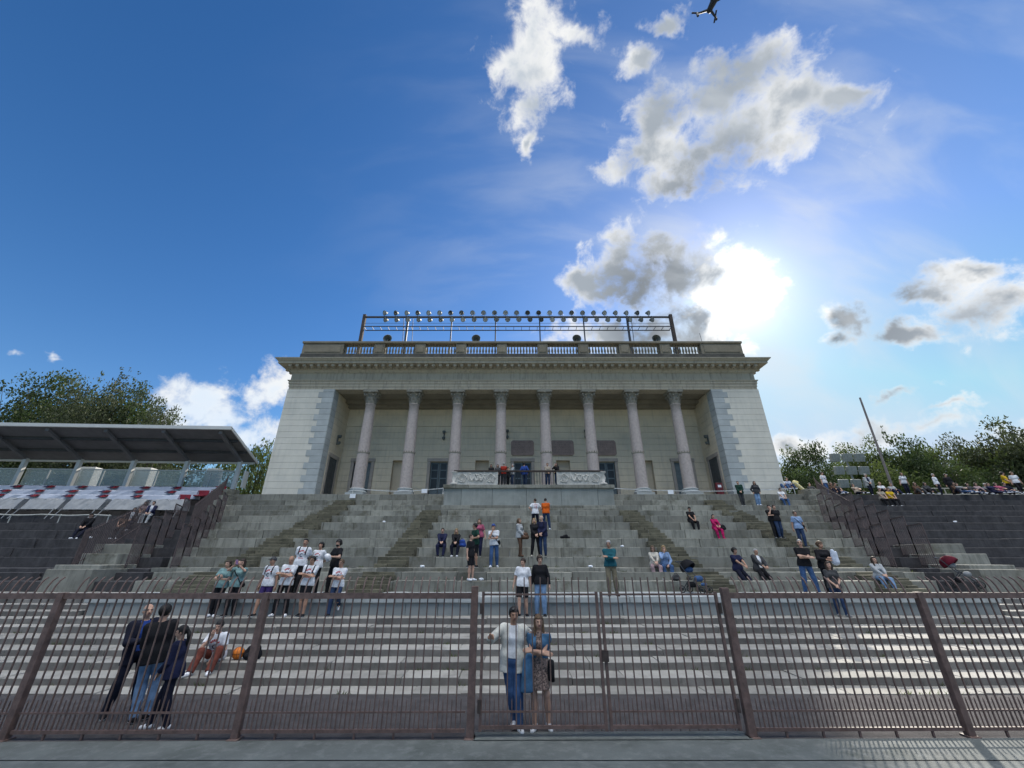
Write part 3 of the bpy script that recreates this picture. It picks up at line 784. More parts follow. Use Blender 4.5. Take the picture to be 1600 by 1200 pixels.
g2 = fence_panel('fence_gate', 'brown iron gate leaf to the right of the couple', 'gate', PX[4] + .02, PX[5] - .12, bent=False, top=False, z0=.11, pl=.03, pr=.03, group='leaves of the front gate')
for gg, Lx in ((g1, PX[4] - .02 - PX[3] - .1), (g2, PX[5] - .12 - PX[4] - .02)):
    s_ = MB(); s_.box(.0, .045, -.025, .025, .08, 2.04); s_.build('stile', IRON, gg)
    s_ = MB(); s_.box(Lx - .045, Lx, -.025, .025, .08, 2.04); s_.build('stile', IRON, gg)
hg = MB(); hg.tube([(.0, -.04, .32), (.0, -.04, .5)], .03, 8); hg.tube([(.0, -.04, 1.7), (.0, -.04, 1.86)], .03, 8); hg.build('hinge', RUST, g1)
hg = MB(); hg.tube([(Lx, -.04, .32), (Lx, -.04, .5)], .03, 8); hg.tube([(Lx, -.04, 1.7), (Lx, -.04, 1.86)], .03, 8); hg.build('hinge', RUST, g2)
lk = MB(); lk.box(-.05, .06, -.05, .03, 1.0, 1.16); lk.build('lock_box', RUST, g2)
fence_panel('iron_fence', 'brown iron fence panel just right of the gate', 'fence', PX[5], PX[6], group='panels of the front fence', pl=.12)
fence_panel('iron_fence', 'brown iron fence panel with bent bar tops at the right edge of the picture', 'fence', PX[6], PX[7], group='panels of the front fence')
post('fence_post', PX[1], .055, 'brown square fence post leaning at the far left', rest='fence post')
post('fence_post', PX[2], .055, 'brown square fence post beside the man sitting with a ball')
post('fence_post', PX[3] - .03, .06, 'brown gate post left of the couple', h=2.13)
post('fence_post', PX[5] + .03, .065, 'heavy brown gate post at the right side of the gate', h=2.1)
post('fence_post', PX[6], .055, 'brown square fence post at the far right')

# ------------------------------------------------------------------ lattice fences running up the terrace
def lattice(s, off, i0, i1, label):
    P_ = []
    t = None
    for i in range(i0, i1):
        (ya, za), (yb, zb) = UP[i], UP[i + 1]
        fx = (lambda y: xr(y) + off) if s > 0 else (lambda y: xl(y) - off)
        a = np.array([fx(ya), ya, za]); b = np.array([fx(yb), yb, za])
        if t is None: o0 = a; t = thing('lattice_fence', label, 'fence', a, 0, 'lattice fences along the terrace')
        a = a - o0; b = b - o0; H = 1.75
        m = MB(); up_ = np.array([0, 0, H])
        m.tube([a, a + up_], .022, 4); m.tube([b, b + up_], .022, 4); m.tube([a + up_, b + up_], .03, 4); m.tube([a + [0, 0, .08], b + [0, 0, .08]], .022, 4)
        for k in range(1, 8):
            p = a + (b - a) * k / 8; m.tube([p, p + up_], .008, 4, cap=False)
        for k in range(8):
            for q in range(3):
                p0 = a + (b - a) * k / 8 + up_ * (q / 3); p1 = a + (b - a) * (k + 1) / 8 + up_ * ((q + 1) / 3)
                m.tube([p0, p1], .008, 3, cap=False)
        m.build('panel', IRON2, t)
lattice(1, -.6, 3, 9, 'brown lattice fence stepping down beside the pale terrace, right of the building')
lattice(1, 1.15, 3, 9, 'second brown lattice fence stepping down the dark right stand')
lattice(-1, -.6, 3, 9, 'brown lattice fence stepping down beside the pale terrace, left of the building')
lattice(-1, 1.3, 3, 8, 'outer brown lattice fence stepping down the left dark stand')
def barfence(s, off, i0, i1, label, h=1.5):
    fx = (lambda y: xr(y) + off) if s > 0 else (lambda y: xl(y) - off)
    t = thing('bar_fence', label, 'fence', (fx(UP[i0][0]), UP[i0][0], UP[i0][1]), 0, 'bar fences up the terrace sides')
    for i in range(i0, i1):
        m = MB(); (ya, za), (yb, zb) = UP[i], UP[i + 1]; o = np.array(t.location)
        pa_ = np.array([fx(ya), ya, za]) - o; pb_ = np.array([fx(yb), yb, zb]) - o
        n = 8
        for k in range(n):
            p = pa_ + (pb_ - pa_) * k / n; p = np.array([p[0], p[1], pa_[2]]); hh = h + (pb_[2] - pa_[2]) * k / n
            m.tube([p, p + [0, 0, hh + .12]], .016, 4, cap=False)
        m.tube([pa_ + [0, 0, h], pb_ + [0, 0, h]], .02, 4); m.tube([pa_ + [0, 0, .25], pb_ + [0, 0, .25]], .02, 4)
        m.build('section', IRON2, t)
barfence(1, .9, 8, 13, 'brown bar fence climbing the upper right terrace edge', 1.2)
barfence(-1, .6, 7, 13, 'brown bar fence climbing the upper left terrace edge beside the seats', 1.3)
barfence(-1, 3.3, 2, 7, 'brown bar fence on the lower left dark stand')

# ------------------------------------------------------------------ left covered stand
S = thing('covered_stand', 'white steel grandstand canopy with grey underside over covered seats on the left', 'stand canopy', (-21.2, 30.8, 7.1), R(3.2))
Lr = 27.0
rf = MB(); z1, z2, y1, y2 = 4.36, 2.74, -2.7, 1.8
def slab(mb, x0, x1, ya, za, yb, zb, th, m=0):
    mb.add([(x0, ya, za), (x1, ya, za), (x1, yb, zb), (x0, yb, zb), (x0, ya, za + th), (x1, ya, za + th), (x1, yb, zb + th), (x0, yb, zb + th)], [(3, 2, 1, 0), (4, 5, 6, 7), (0, 1, 5, 4), (1, 2, 6, 5), (2, 3, 7, 6), (3, 0, 4, 7)], m)
slab(rf, -Lr, .25, y1 + .06, z1 - .02, y2, z2, .1); rf.build('roof', ROOFU, S)
ed = MB(); slab(ed, -Lr - .05, .32, y1 - .03, z1 - .07, y1 + .055, z1 - .1, .24); slab(ed, .255, .33, y1 + .06, z1 - .08, y2 + .05, z2 - .05, .2); ed.build('roof_edge', WHITEM, S)
gu = MB()
for tq in (.3, .62): 
    ya = y1 + (y2 - y1) * tq; za = z1 + (z2 - z1) * tq; gu.box(-Lr, .2, ya - .06, ya + .06, za - .2, za - .02)
gu.build('purlin', mat('dark_purlin', (.06, .06, .065), .7), S)
bk = MB(); bk.box(-Lr, .2, y2 - .3, y2 - .18, z2 - .08, z2 + .06); bk.build('back_beam', WHITEM, S)
for k in range(7):
    x = -.55 - k * 4.05
    c_ = MB(); c_.box(x - .13, x + .13, .75, 1.0, -.6, 2.75); c_.build('pillar', WHITEM, S)
    c_ = MB(); 
    tA = (.9 - y1) / (y2 - y1)
    slab(c_, x - .12, x + .12, y1 + .25, z1 - .32, 1.0, 2.55 , .22); c_.build('beam', ROOFU, S)
    if k < 6:
        gp = MB().box(x - 3.9, x - .15, 1.12, 1.15, .75, 1.95).build('wind_screen', PANEG, S)
        MB().box(x - 3.92, x - .13, 1.09, 1.18, 1.955, 2.03).build('frame', WHITEM, gp)
        dp = MB(); dp.box(x - 2.2, x - 2.14, 1.09, 1.18, .7, 1.955); dp.build('mullion', WHITEM, gp)
cnr = MB(); cnr.box(-.12, .0, 1.0, 1.5, .7, 2.0); cnr.build('end_panel', WHITEM, S)
for k, (x, w_) in enumerate(((-8.6, 1.0), (-12.9, .9), (-3.2, .7))):
    o = MB().box(-w_, w_ * .3, 0, .7, 0, 1.9).build('white_cabin', WHITEM, loc=(-21.2 + x, 32.9 - .055 * -x * 0 + x * .055, 7.6), rot=(0, 0, R(3.2)), bevel=.03); tag(o, ['white plastic box behind the glass screen, second pillar bay from the right', 'white plastic box behind the glass screen, third pillar bay from the right', 'pale plastic box behind the last glass screen near the building'][k], 'box', 'white boxes behind the glass screen')
def at_stand(x, y, z):
    a = R(3.2); return (-21.2 + x * math.cos(a) - y * math.sin(a), 30.8 + x * math.sin(a) + y * math.cos(a), 7.1 + z)
def draped(mb, x0, x1, y0, y1, z0, z1, sag=.05, n=14, m=0, lean=.12):
    # cloth thrown over a row of seats: wavy top, hanging front
    vs = []; rows = [(y0, z0), (y0 + lean * .5, (z0 + z1) / 2), (y0 + lean, z1), ((y0 + y1) / 2, z1 + .05), (y1, z1 + .1), (y1 + .02, z0)]
    for i in range(n + 1):
        x = x0 + (x1 - x0) * i / n
        for j, (yy, zz) in enumerate(rows):
            vs.append((x + random.uniform(-.02, .02), yy + random.uniform(-.04, .04), zz + (random.uniform(-sag, sag) if 0 < j < 5 else 0)))
    fs = []; r_ = len(rows)
    for i in range(n):
        for j in range(r_ - 1): fs.append((i * r_ + j, (i + 1) * r_ + j, (i + 1) * r_ + j + 1, i * r_ + j + 1))
    fs.append(tuple(range(r_))); fs.append(tuple(n * r_ + j for j in reversed(range(r_))))
    mb.add(vs, fs, m)
for row in range(3):
    y = -1.0 - row * .95; z = -.15 - row * .44
    xR = -.75 - row * .5
    m = MB(); draped(m, -Lr, xR, 0, .5, 0, .52, .02, 60)
    o = m.build('seat_tarpaulin', TARP, loc=at_stand(0, y, z), rot=(0, 0, R(3.2)))
    tag(o, 'white tarpaulin draped over the %s seat row under the canopy' % ('back', 'middle', 'front')[row], 'tarpaulin', 'white seat covers under the canopy')
    k = 0; x = xR + .3
    while x > -15:
        s_ = thing('red_seat', '%s, %s row, number %d from the building' % ('plain red seat' if k == 0 else 'red navy seat in white covers', ('back', 'middle', 'front')[row], k + 1) , 'stadium seat', at_stand(x, y - .12, z), R(3.2), 'red seats among the white covers')
        if k == 0:
            b = MB(); b.box(-.4, .36, 0, .42, .18, .26, 0, .01); b.box(-.4, .36, .38, .46, .26, .64, 0, .01); b.build('seat', REDP, s_, bevel=.03)
        else:
            b = MB(); slab(b, .0, .32, -.03, .36, .30, .52, .05); b.box(.04, .28, .1, .3, .50, .55); b.build('seat', REDP, s_, bevel=.02)
            b = MB(); slab(b, -.26, -.005, -.035, .38, .28, .53, .05); b.build('seat_side', NAVYP, s_, bevel=.02)
        x -= 2.2 if k else 3.0 - .9 * (row == 1); k += 1
for k in range(8):
    x1 = -.3 - k * 2.5
    t = thing('seat_cover', 'grey tarpaulin over a block of front seats, %s from the building' % ('first', 'second', 'third', 'fourth', 'fifth', 'sixth', 'seventh', 'eighth')[k], 'tarpaulin', at_stand(x1, -4.35, -1.75), R(3.2), 'grey seat covers in front')
    m = MB(); draped(m, -2.15, 0, 0, .8, .15, .78, .06, 12, lean=.35); m.build('cloth', GTARP, t)
    m = MB(); m.tube([(-2.1, 0, .2), (-2.2, -.35, -.45)], .025, 4); m.tube([(-.1, 0, .2), (-.05, -.35, -.45)], .025, 4); m.build('strap', GTARP, t)
m = MB()
for k in range(9): m.tube([(-26 + k * 2.8, 0, -.3), (-26 + k * 2.8, 0, .42)], .03, 6)
m.tube([(-27 + i * .5, 0, .4 - .06 * abs(math.sin(i * .56))) for i in range(48)], .04, 5)
o = m.build('rope_barrier', ROPE, loc=at_stand(0, -5.3, -2.4), rot=(0, 0, R(3.2))); tag(o, 'pale rope rail strung along the front of the covered seats', 'rope barrier')

# ------------------------------------------------------------------ right stand fittings
m = MB(); Lq = 26
for k in range(14): m.tube([(k * 2, 0, 0), (k * 2, 0, 1.0)], .04, 6)
for z in (.5, .98): m.box(0, Lq, -.03, .03, z - .04, z + .04)
o = m.build('railing', mat('cream_rail', (.5, .47, .38), .6), loc=(X_at(1448, 33.5, 7.4), 33.8, 7.08)); tag(o, 'cream metal railing along the top of the right stand', 'railing')
m = MB(); zt = 2.54
q0 = np.array([X_at(1394, 36, 8.5), 36.0, 7.0]); q1 = np.array([X_at(1343.5, 36, 17.1), 36.0, 17.1])
fp = MB().tube([(0, 0, 0), tuple((q1 - q0) * .5), tuple(q1 - q0)], [.12, .1, .08], 8).build('flag_pole', mat('grey_pole_paint', (.22, .19, .18), .5), loc=q0); tag(fp, 'tall bare pole leaning left above the right stand', 'pole')
T_ = thing('floodlight_board', 'board of nine square floodlights in front of the right trees', 'floodlight board', (X_at(1335, 37, 9), 37.0, 6.5))
a = MB(); a.box(-.06, .06, -.06, .06, 0, 5.2); a.box(-1.7, 1.7, -.03, .03, 2.45, 2.53); a.box(-1.7, 1.7, -.03, .03, 3.65, 3.73); a.box(-1.7, 1.7, -.03, .03, 4.85, 4.93); a.build('mast', mat('pale_mast', (.3, .31, .29), .6), T_)
sq = None
for r_ in range(3):
    for c_ in range(3):
        if sq is None:
            sq = MB().box(-.42, .42, -.28, 0, -.38, .38).build('lamp', mat('pale_lamp_back', (.27, .30, .28), .6), T_, bevel=.04); o = sq
        else: o = dup(sq, T_)
        o.location = (-1.15 + c_ * 1.15, -.05, 2.5 + r_ * 1.2); o.rotation_euler = (R(12), 0, 0)
# rope and paper signs across the loggia front
m = MB()
for (xa, xb, wd) in ((-12, -5.2, 'left'), (7.5, 21.3, 'right')):
    m = MB(); n = 16; m.tube([(xa + (xb - xa) * i / n, 30.62, 7.55 - .22 * math.sin(math.pi * i / n)) for i in range(n + 1)], .035, 4)
    for x in (xa, xb): m.tube([(x, 30.62, 7.1), (x, 30.62, 7.6)], .03, 5)
    o = m.build('tape_barrier', mat('white_tape', (.7, .7, .68), .6)); tag(o, 'white tape strung low across the loggia front, %s of the balcony' % wd, 'tape barrier')
for px, py, y_, z_, lab in ((551, 775, 30.4, 6.95, 'white paper notice below the leftmost column'), (663, 764, 30.5, 7.33, 'white paper notice on the tape left of the balcony'), (1048, 769, 30.5, 7.25, 'white paper notice on the tape beside the rightmost columns')):
    o = MB().box(-.21, .21, 0, .012, -.15, .15).build('paper_notice', PAPER, loc=(X_at(px, y_, z_), y_, z_)); tag(o, lab, 'notice', 'paper notices on the tape')

# ------------------------------------------------------------------ trees
LEAFM = [mat('leaf_deep', (.08, .12, .034), .6, var=.2, scale=.8, trans=.45), mat('leaf_mid', (.135, .18, .045), .6, var=.18, scale=.8, trans=.5), mat('leaf_olive', (.10, .12, .05), .6, var=.18, scale=.8, trans=.4)]
BARK = mat('bark', (.085, .07, .055), .9, var=.15, scale=5, bump=.5)
def crown_mesh(seed, nclump, nleaf, leaf, spike=0.0, gap=.0):
    r = np.random.default_rng(seed)
    # clumps through an uneven egg-shaped volume (unit height 0..1, radius ~.5)
    cl = []
    while len(cl) < nclump:
        p = r.uniform(-1, 1, 3)
        d = np.linalg.norm(p * [1, 1, 1])
        if d > 1 or d < .25: continue
        rad = r.uniform(.10, .24) * (1.0 if p[2] < .5 else .8)
        cl.append((p * [.47, .47, .46] * r.uniform(.85, 1.12) + [0, 0, .52], rad))
    limbs = []
    for c_, rad in cl:
        limbs.append(c_)
    if spike:
        for k in range(int(spike) // 2):
            an = r.uniform(0, 6.28); rr = r.uniform(0, .25); b_ = np.array([rr * math.cos(an), rr * math.sin(an), r.uniform(.85, .98)])
            for q in range(4): cl.append((b_ + [r.uniform(-.02, .02), 0, .06 * q], .055 - .009 * q))
    ws = np.array([c_[1] ** 2 for c_ in cl]); ws /= ws.sum()
    idx = r.choice(len(cl), nleaf, p=ws)
    C = np.array([c_[0] for c_ in cl])[idx]; Rr = np.array([c_[1] for c_ in cl])[idx]
    v = r.normal(size=(nleaf, 3)); v /= np.linalg.norm(v, axis=1)[:, None]
    pos = C + v * (Rr * r.uniform(.35, 1.05, nleaf) )[:, None] * [1, 1, .8]
    a = r.normal(size=(nleaf, 3)) + v * .4; a /= np.linalg.norm(a, axis=1)[:, None]
    b = np.cross(a, r.normal(size=(nleaf, 3))); b /= np.linalg.norm(b, axis=1)[:, None]
    s = leaf * r.uniform(.6, 1.4, nleaf)[:, None]
    pos[:, 2] *= .985 / np.quantile(pos[:, 2], .998)
    q = np.stack([pos - a * s, pos + b * s * .5 - a * s * .1, pos + a * s, pos - b * s * .5 - a * s * .1], 1).reshape(-1, 3)
    return q, limbs
def quads_mesh(name, q, m):
    n = len(q) // 4; me = bpy.data.meshes.new(name)
    me.vertices.add(len(q)); me.vertices.foreach_set('co', q.astype(np.float32).ravel())
    me.loops.add(4 * n); me.loops.foreach_set('vertex_index', np.arange(4 * n, dtype=np.int32))
    me.polygons.add(n); me.polygons.foreach_set('loop_start', np.arange(0, 4 * n, 4, dtype=np.int32))
    me.materials.append(m); me.update(calc_edges=True)
    return me
def tree(x, y, zb, h, w, th, seed, m, label, nleaf=5200, leaf=.020, spike=0, group=None):
    # zb ground, h total height, th = clear trunk fraction, w crown width
    t = thing('tree', label, 'tree', (x, y, zb), random.uniform(0, 6.28) * 0, group)
    ch = h * (1 - th); q, limbs = crown_mesh(seed, 46, nleaf, leaf, spike)
    q = q * [w, w, ch]; 
    me = quads_mesh('crown', q, m); o = bpy.data.objects.new('crown', me); COL.objects.link(o); o.parent = t; o.location = (0, 0, h * th)
    tr = MB(); tr.tube([(0, 0, -.3), (.1, 0, h * th * .5), (-.05, .1, h * th), (.1, 0, h * (th + (1 - th) * .5)), (0, 0, h * .93)], [.03 * h * .5, .024 * h * .5, .02 * h * .5, .012 * h * .5, .02], 7)
    for k, c_ in enumerate(limbs[:22]):
        p = np.array([c_[0] * w, c_[1] * w, c_[2] * ch + h * th]); z0 = h * th * .9 + (p[2] - h * th) * .35
        tr.tube([(0, 0, z0), tuple(p * [.5, .5, 1] * [1, 1, 0] + [0, 0, (z0 + p[2]) / 2 + .1]), tuple(p)], [.05, .035, .015], 5, cap=False)
    tr.build('trunk', BARK, t)
    return t
def tree_px(px, ytop, Y, zb, wpx, seed, m, label, th=.3, **k):
    # top given as a photo row: height follows from the distance Y
    tt = math.tan(math.atan((600 - ytop) / FPX) + PITCH); zt = HC + tt * Y
    X = X_at(px, Y, (zt + 9) / 2); w = wpx / FPX * (Y * CP + (zt - HC) * SP * .7)
    return tree(X, Y, zb, zt - zb, w, th, seed, m, label, **k)
GL, GR = 'trees behind the covered stand', 'trees behind the right stand'
for i, (px, yt, Y, w_, mi, lab, sp) in enumerate((
    (20, 588, 43, 150, 0, 'dark leafy tree at the left picture edge behind the canopy', 3), (95, 580, 46, 150, 0, 'broad dark tree rising behind the left third of the canopy', 4), (150, 582, 42, 130, 2, 'tallest feathery tree behind the middle of the canopy', 4), (200, 592, 45, 120, 0, 'loose dark tree behind the canopy, right of the tallest', 3), (240, 632, 41, 84, 2, 'smaller rounded tree at the right end of the canopy roof', 2),
    (402, 688, 52, 70, 1, 'distant small tree between canopy and building', 0), (300, 706, 50, 110, 0, 'low dark tree seen under the canopy roof by the third pillar', 0), (120, 700, 50, 130, 0, 'low dark tree seen under the canopy roof on the left', 0), (215, 702, 52, 120, 1, 'low green tree seen under the canopy roof in the middle', 0), (355, 715, 55, 90, 1, 'low green tree seen beside the last canopy pillar', 0))):
    tree_px(px, yt, Y, 0, w_, 20 + i, LEAFM[mi], lab, spike=sp, group=GL, nleaf=15000 if i < 5 else 8000, leaf=.0125 if i < 5 else .018, th=.3 if i < 5 else .15)
for i, (px, yt, Y, w_, mi, lab, sp) in enumerate((
    (1232, 700, 55, 70, 1, 'leafy tree right beside the building corner', 0), (1270, 693, 52, 80, 0, 'darker rounded tree second from the building', 2), (1320, 697, 56, 90, 1, 'green tree behind the floodlight board', 0), (1362, 686, 54, 80, 1, 'light green tree behind the leaning pole', 1), (1418, 674, 50, 95, 0, 'dark pointed tree right of the leaning pole', 3), (1465, 694, 55, 90, 1, 'green tree behind the standing man in white shirt', 0), (1510, 682, 52, 100, 2, 'wide olive tree behind the cream railing', 0), (1562, 672, 50, 110, 1, 'bushy tree near the right picture edge', 2), (1600, 655, 47, 110, 2, 'tall tree cut off by the right picture edge', 4), (1490, 715, 46, 110, 0, 'low dark bush tree behind the railing posts', 0), (1290, 722, 46, 90, 0, 'low dark bushy tree behind the people near the building corner', 0), (1395, 718, 47, 100, 1, 'low leafy tree behind the seated people by the pole foot', 0))):
    tree_px(px, yt, Y, 0, w_, 60 + i, LEAFM[mi], lab, spike=sp, group=GR, nleaf=10000, leaf=.0165)
# ------------------------------------------------------------------ people: one smooth surface per body, grown from a posed skeleton
def surfnet(F, org, h):
    S = F < 0
    nx, ny, nz = F.shape
    c = np.zeros((nx - 1, ny - 1, nz - 1), np.int8)
    for i in (0, 1):
        for j in (0, 1):
            for k in (0, 1): c += S[i:nx - 1 + i, j:ny - 1 + j, k:nz - 1 + k]
    act = (c > 0) & (c < 8)
    I = np.argwhere(act); n = len(I)
    if n == 0: return None
    idx = -np.ones(c.shape, np.int64); idx[act] = np.arange(n)
    P = np.zeros((n, 3)); W = np.zeros(n)
    cor = [(i, j, k) for i in (0, 1) for j in (0, 1) for k in (0, 1)]
    Fc = {o: F[I[:, 0] + o[0], I[:, 1] + o[1], I[:, 2] + o[2]] for o in cor}
    for a in cor:
        for ax in range(3):
            if a[ax]: continue
            b = list(a); b[ax] = 1; b = tuple(b)
            fa, fb_ = Fc[a], Fc[b]; m = (fa < 0) != (fb_ < 0)
            t = np.where(m, fa / np.where(m, fa - fb_, 1), 0)
            q = np.tile(np.array(a, float), (n, 1)); q[:, ax] += t
            P += q * m[:, None]; W += m
    V = (I + P / W[:, None]) * h + org
    quads = []
    for ax in range(3):
        u, v = [(1, 2), (2, 0), (0, 1)][ax]
        sl0 = [slice(None)] * 3; sl1 = [slice(None)] * 3
        sl0[ax] = slice(0, -1); sl1[ax] = slice(1, None)
        A, Bn = S[tuple(sl0)], S[tuple(sl1)]
        E_ = np.argwhere(A != Bn)
        E_ = E_[(E_[:, u] > 0) & (E_[:, v] > 0) & (E_[:, u] < F.shape[u] - 1) & (E_[:, v] < F.shape[v] - 1)]
        if not len(E_): continue
        fl = A[E_[:, 0], E_[:, 1], E_[:, 2]]
        def cell(du, dv):
            q = E_.copy(); q[:, u] += du; q[:, v] += dv; return idx[q[:, 0], q[:, 1], q[:, 2]]
        q = np.stack([cell(-1, -1), cell(0, -1), cell(0, 0), cell(-1, 0)], 1)
        q[~fl] = q[~fl][:, ::-1]
        quads.append(q)
    return V, np.concatenate(quads)
class Sdf:
    def __init__(s): s.p = []; s.clip = []
    def cone(s, a, b, ra, rb=None, k=.03, sc=None, clip=None):
        s.p.append(('c', np.array(a, float), np.array(b, float), ra, ra if rb is None else rb, k, clip)); return s
    def ell(s, c, r, ax=None, k=.03, clip=None):
        s.p.append(('e', np.array(c, float), np.array(r, float), np.eye(3) if ax is None else ax, 0, k, clip)); return s
    def sub(s, fn): s.clip.append(fn); return s
    @staticmethod
    def pd(p, X):
        if p[0] == 'c':
            a, b = p[1], p[2]; ab = b - a; t = np.clip(((X - a) @ ab) / (ab @ ab + 1e-12), 0, 1)
            d = np.linalg.norm(X - a - t[..., None] * ab, axis=-1) - (p[3] + (p[4] - p[3]) * t)
        else:
            L_ = (X - p[1]) @ p[3].T; k0 = np.linalg.norm(L_ / p[2], axis=-1); k1 = np.linalg.norm(L_ / p[2] ** 2, axis=-1)
            d = k0 * (k0 - 1) / np.maximum(k1, 1e-6)
        if p[6] is not None:
            for (c, n) in p[6]: d = np.maximum(d, (X - c) @ n)
        return d
    def bb(s):
        lo, hi = [], []
        for p in s.p:
            if p[0] == 'c': r = max(p[3], p[4]); lo.append(np.minimum(p[1], p[2]) - r); hi.append(np.maximum(p[1], p[2]) + r)
            else: r = max(p[2]); lo.append(p[1] - r); hi.append(p[1] + r)
        return np.min(lo, 0), np.max(hi, 0)
    def at(s, X):
        D = np.full(X.shape[:-1], 9.0)
        for p in s.p:
            d = s.pd(p, X); k = p[5]; hh = np.maximum(k - np.abs(D - d), 0) / k; D = np.minimum(D, d) - hh * hh * k * .25
        for f in s.clip: D = np.maximum(D, f(X))
        return D
    def mesh(s, h):
        lo, hi = s.bb(); lo = lo - 3 * h; n = np.ceil((hi + 3 * h - lo) / h).astype(int) + 1
        D = np.full(tuple(n), 1.0)
        gx = [lo[i] + np.arange(n[i]) * h for i in range(3)]
        for p in s.p:
            if p[0] == 'c': r = max(p[3], p[4]); a = np.minimum(p[1], p[2]) - r; b = np.maximum(p[1], p[2]) + r
            else: r = max(p[2]); a = p[1] - r; b = p[1] + r
            k = p[5]; mg = k + 2.5 * h
            i0 = np.maximum(np.floor((a - mg - lo) / h).astype(int), 0); i1 = np.minimum(np.ceil((b + mg - lo) / h).astype(int) + 1, n)
            G = np.stack(np.meshgrid(*[gx[i][i0[i]:i1[i]] for i in range(3)], indexing='ij'), -1)
            d = s.pd(p, G); sl = tuple(slice(i0[i], i1[i]) for i in range(3)); E_ = D[sl]
            hh = np.maximum(k - np.abs(E_ - d), 0) / k; D[sl] = np.minimum(E_, d) - hh * hh * k * .25
        if s.clip:
            G = np.stack(np.meshgrid(*gx, indexing='ij'), -1)
            for f in s.clip: D = np.maximum(D, f(G))
        return surfnet(D, lo, h)
def np_mesh(name, parts, mats, midx=None):
    V = []; Q = []; b = 0
    for v, q in parts: V.append(v); Q.append(q + b); b += len(v)
    V = np.concatenate(V); Q = np.concatenate(Q); me = bpy.data.meshes.new(name)
    me.vertices.add(len(V)); me.vertices.foreach_set('co', V.astype(np.float32).ravel())
    me.loops.add(Q.size); me.loops.foreach_set('vertex_index', Q.astype(np.int32).ravel())
    me.polygons.add(len(Q)); me.polygons.foreach_set('loop_start', np.arange(0, Q.size, 4, dtype=np.int32))
    for m in mats: me.materials.append(m)
    if midx is not None: me.polygons.foreach_set('material_index', midx(V[Q].mean(1)).astype(np.int32))
    me.polygons.foreach_set('use_smooth', np.ones(len(Q), bool)); me.update(calc_edges=True)
    return me
def nrm_(v): return np.array(v, float) / (np.linalg.norm(v) + 1e-12)
def rotm(axis, a):
    x, y, z = nrm_(axis); c, s = math.cos(a), math.sin(a); C_ = 1 - c
    return np.array([[c + x*x*C_, x*y*C_ - z*s, x*z*C_ + y*s], [y*x*C_ + z*s, c + y*y*C_, y*z*C_ - x*s], [z*x*C_ - y*s, z*y*C_ + x*s, c + z*z*C_]])
def ik(a, t, l1, l2, pole):
    d = t - a; D = np.linalg.norm(d); D2 = min(max(D, .12), .995 * (l1 + l2)); u = d / (D + 1e-9)
    ca = (l1 * l1 + D2 * D2 - l2 * l2) / (2 * l1 * D2); h_ = l1 * math.sqrt(max(0, 1 - ca * ca))
    p = np.array(pole, float); p = p - u * p.dot(u); p = nrm_(p)
    return a + u * ca * l1 + p * h_, a + u * D2
CL = {}
def cloth(col, rough=.85):
    key = tuple(round(c, 3) for c in col)
    if key not in CL: CL[key] = mat('cloth_%d' % len(CL), col, rough, var=.14, scale=7, bump=.6, bscale=11, spec=.2)
    return CL[key]
SK = {}
def skin(t):
    c = {'l': (.50, .30, .215), 'm': (.40, .225, .15), 'd': (.24, .125, .08)}[t]
    if t not in SK: SK[t] = mat('skin_' + t, c, .55, var=.05, scale=12, spec=.35)
    return SK[t]
EYE = mat('eye_dark', (.04, .03, .03), .3); LIP = mat('lips', (.36, .13, .11), .5); LENS = mat('dark_lens', (.01, .01, .012), .12, spec=.8)
FLORAL = mat('floral_print', (.42, .30, .25), .8, var=.3, scale=38, col2=(.012, .012, .016), stain=((.012, .012, .016), 1.0, 20))
SOLE = mat('white_sole', (.72, .72, .72), .6)
COLS = dict(white=(.84, .85, .88), offw=(.78, .77, .70), black=(.014, .014, .017), navy=(.018, .022, .062), dnavy=(.012, .014, .03), jeans=(.055, .115, .25), ljeans=(.20, .32, .50), djeans=(.03, .055, .12), grey=(.25, .26, .27), lgrey=(.45, .47, .48), dgrey=(.06, .062, .066), teal=(.02, .12, .15), dgreen=(.012, .05, .035), pink=(.42, .10, .17), magenta=(.45, .012, .11), red=(.42, .035, .02), orange=(.78, .14, .015), yellow=(.70, .46, .02), khaki=(.22, .19, .13), brown=(.12, .07, .045), rust=(.17, .05, .035), wine=(.11, .008, .02), cream=(.6, .56, .48), mauve=(.42, .30, .31), blue=(.03, .08, .33), denim=(.07, .17, .30), purple=(.05, .03, .13), skyb=(.28, .40, .62), tealg=(.22, .36, .36), beige=(.42, .36, .29), strp=(.5, .55, .68),
  hblack=(.012, .010, .009), hbrown=(.05, .03, .018), hblond=(.36, .24, .11), hgrey=(.45, .44, .42), hlb=(.14, .085, .045))
def C_(n): return cloth(COLS[n])
HAND_CACHE = {}
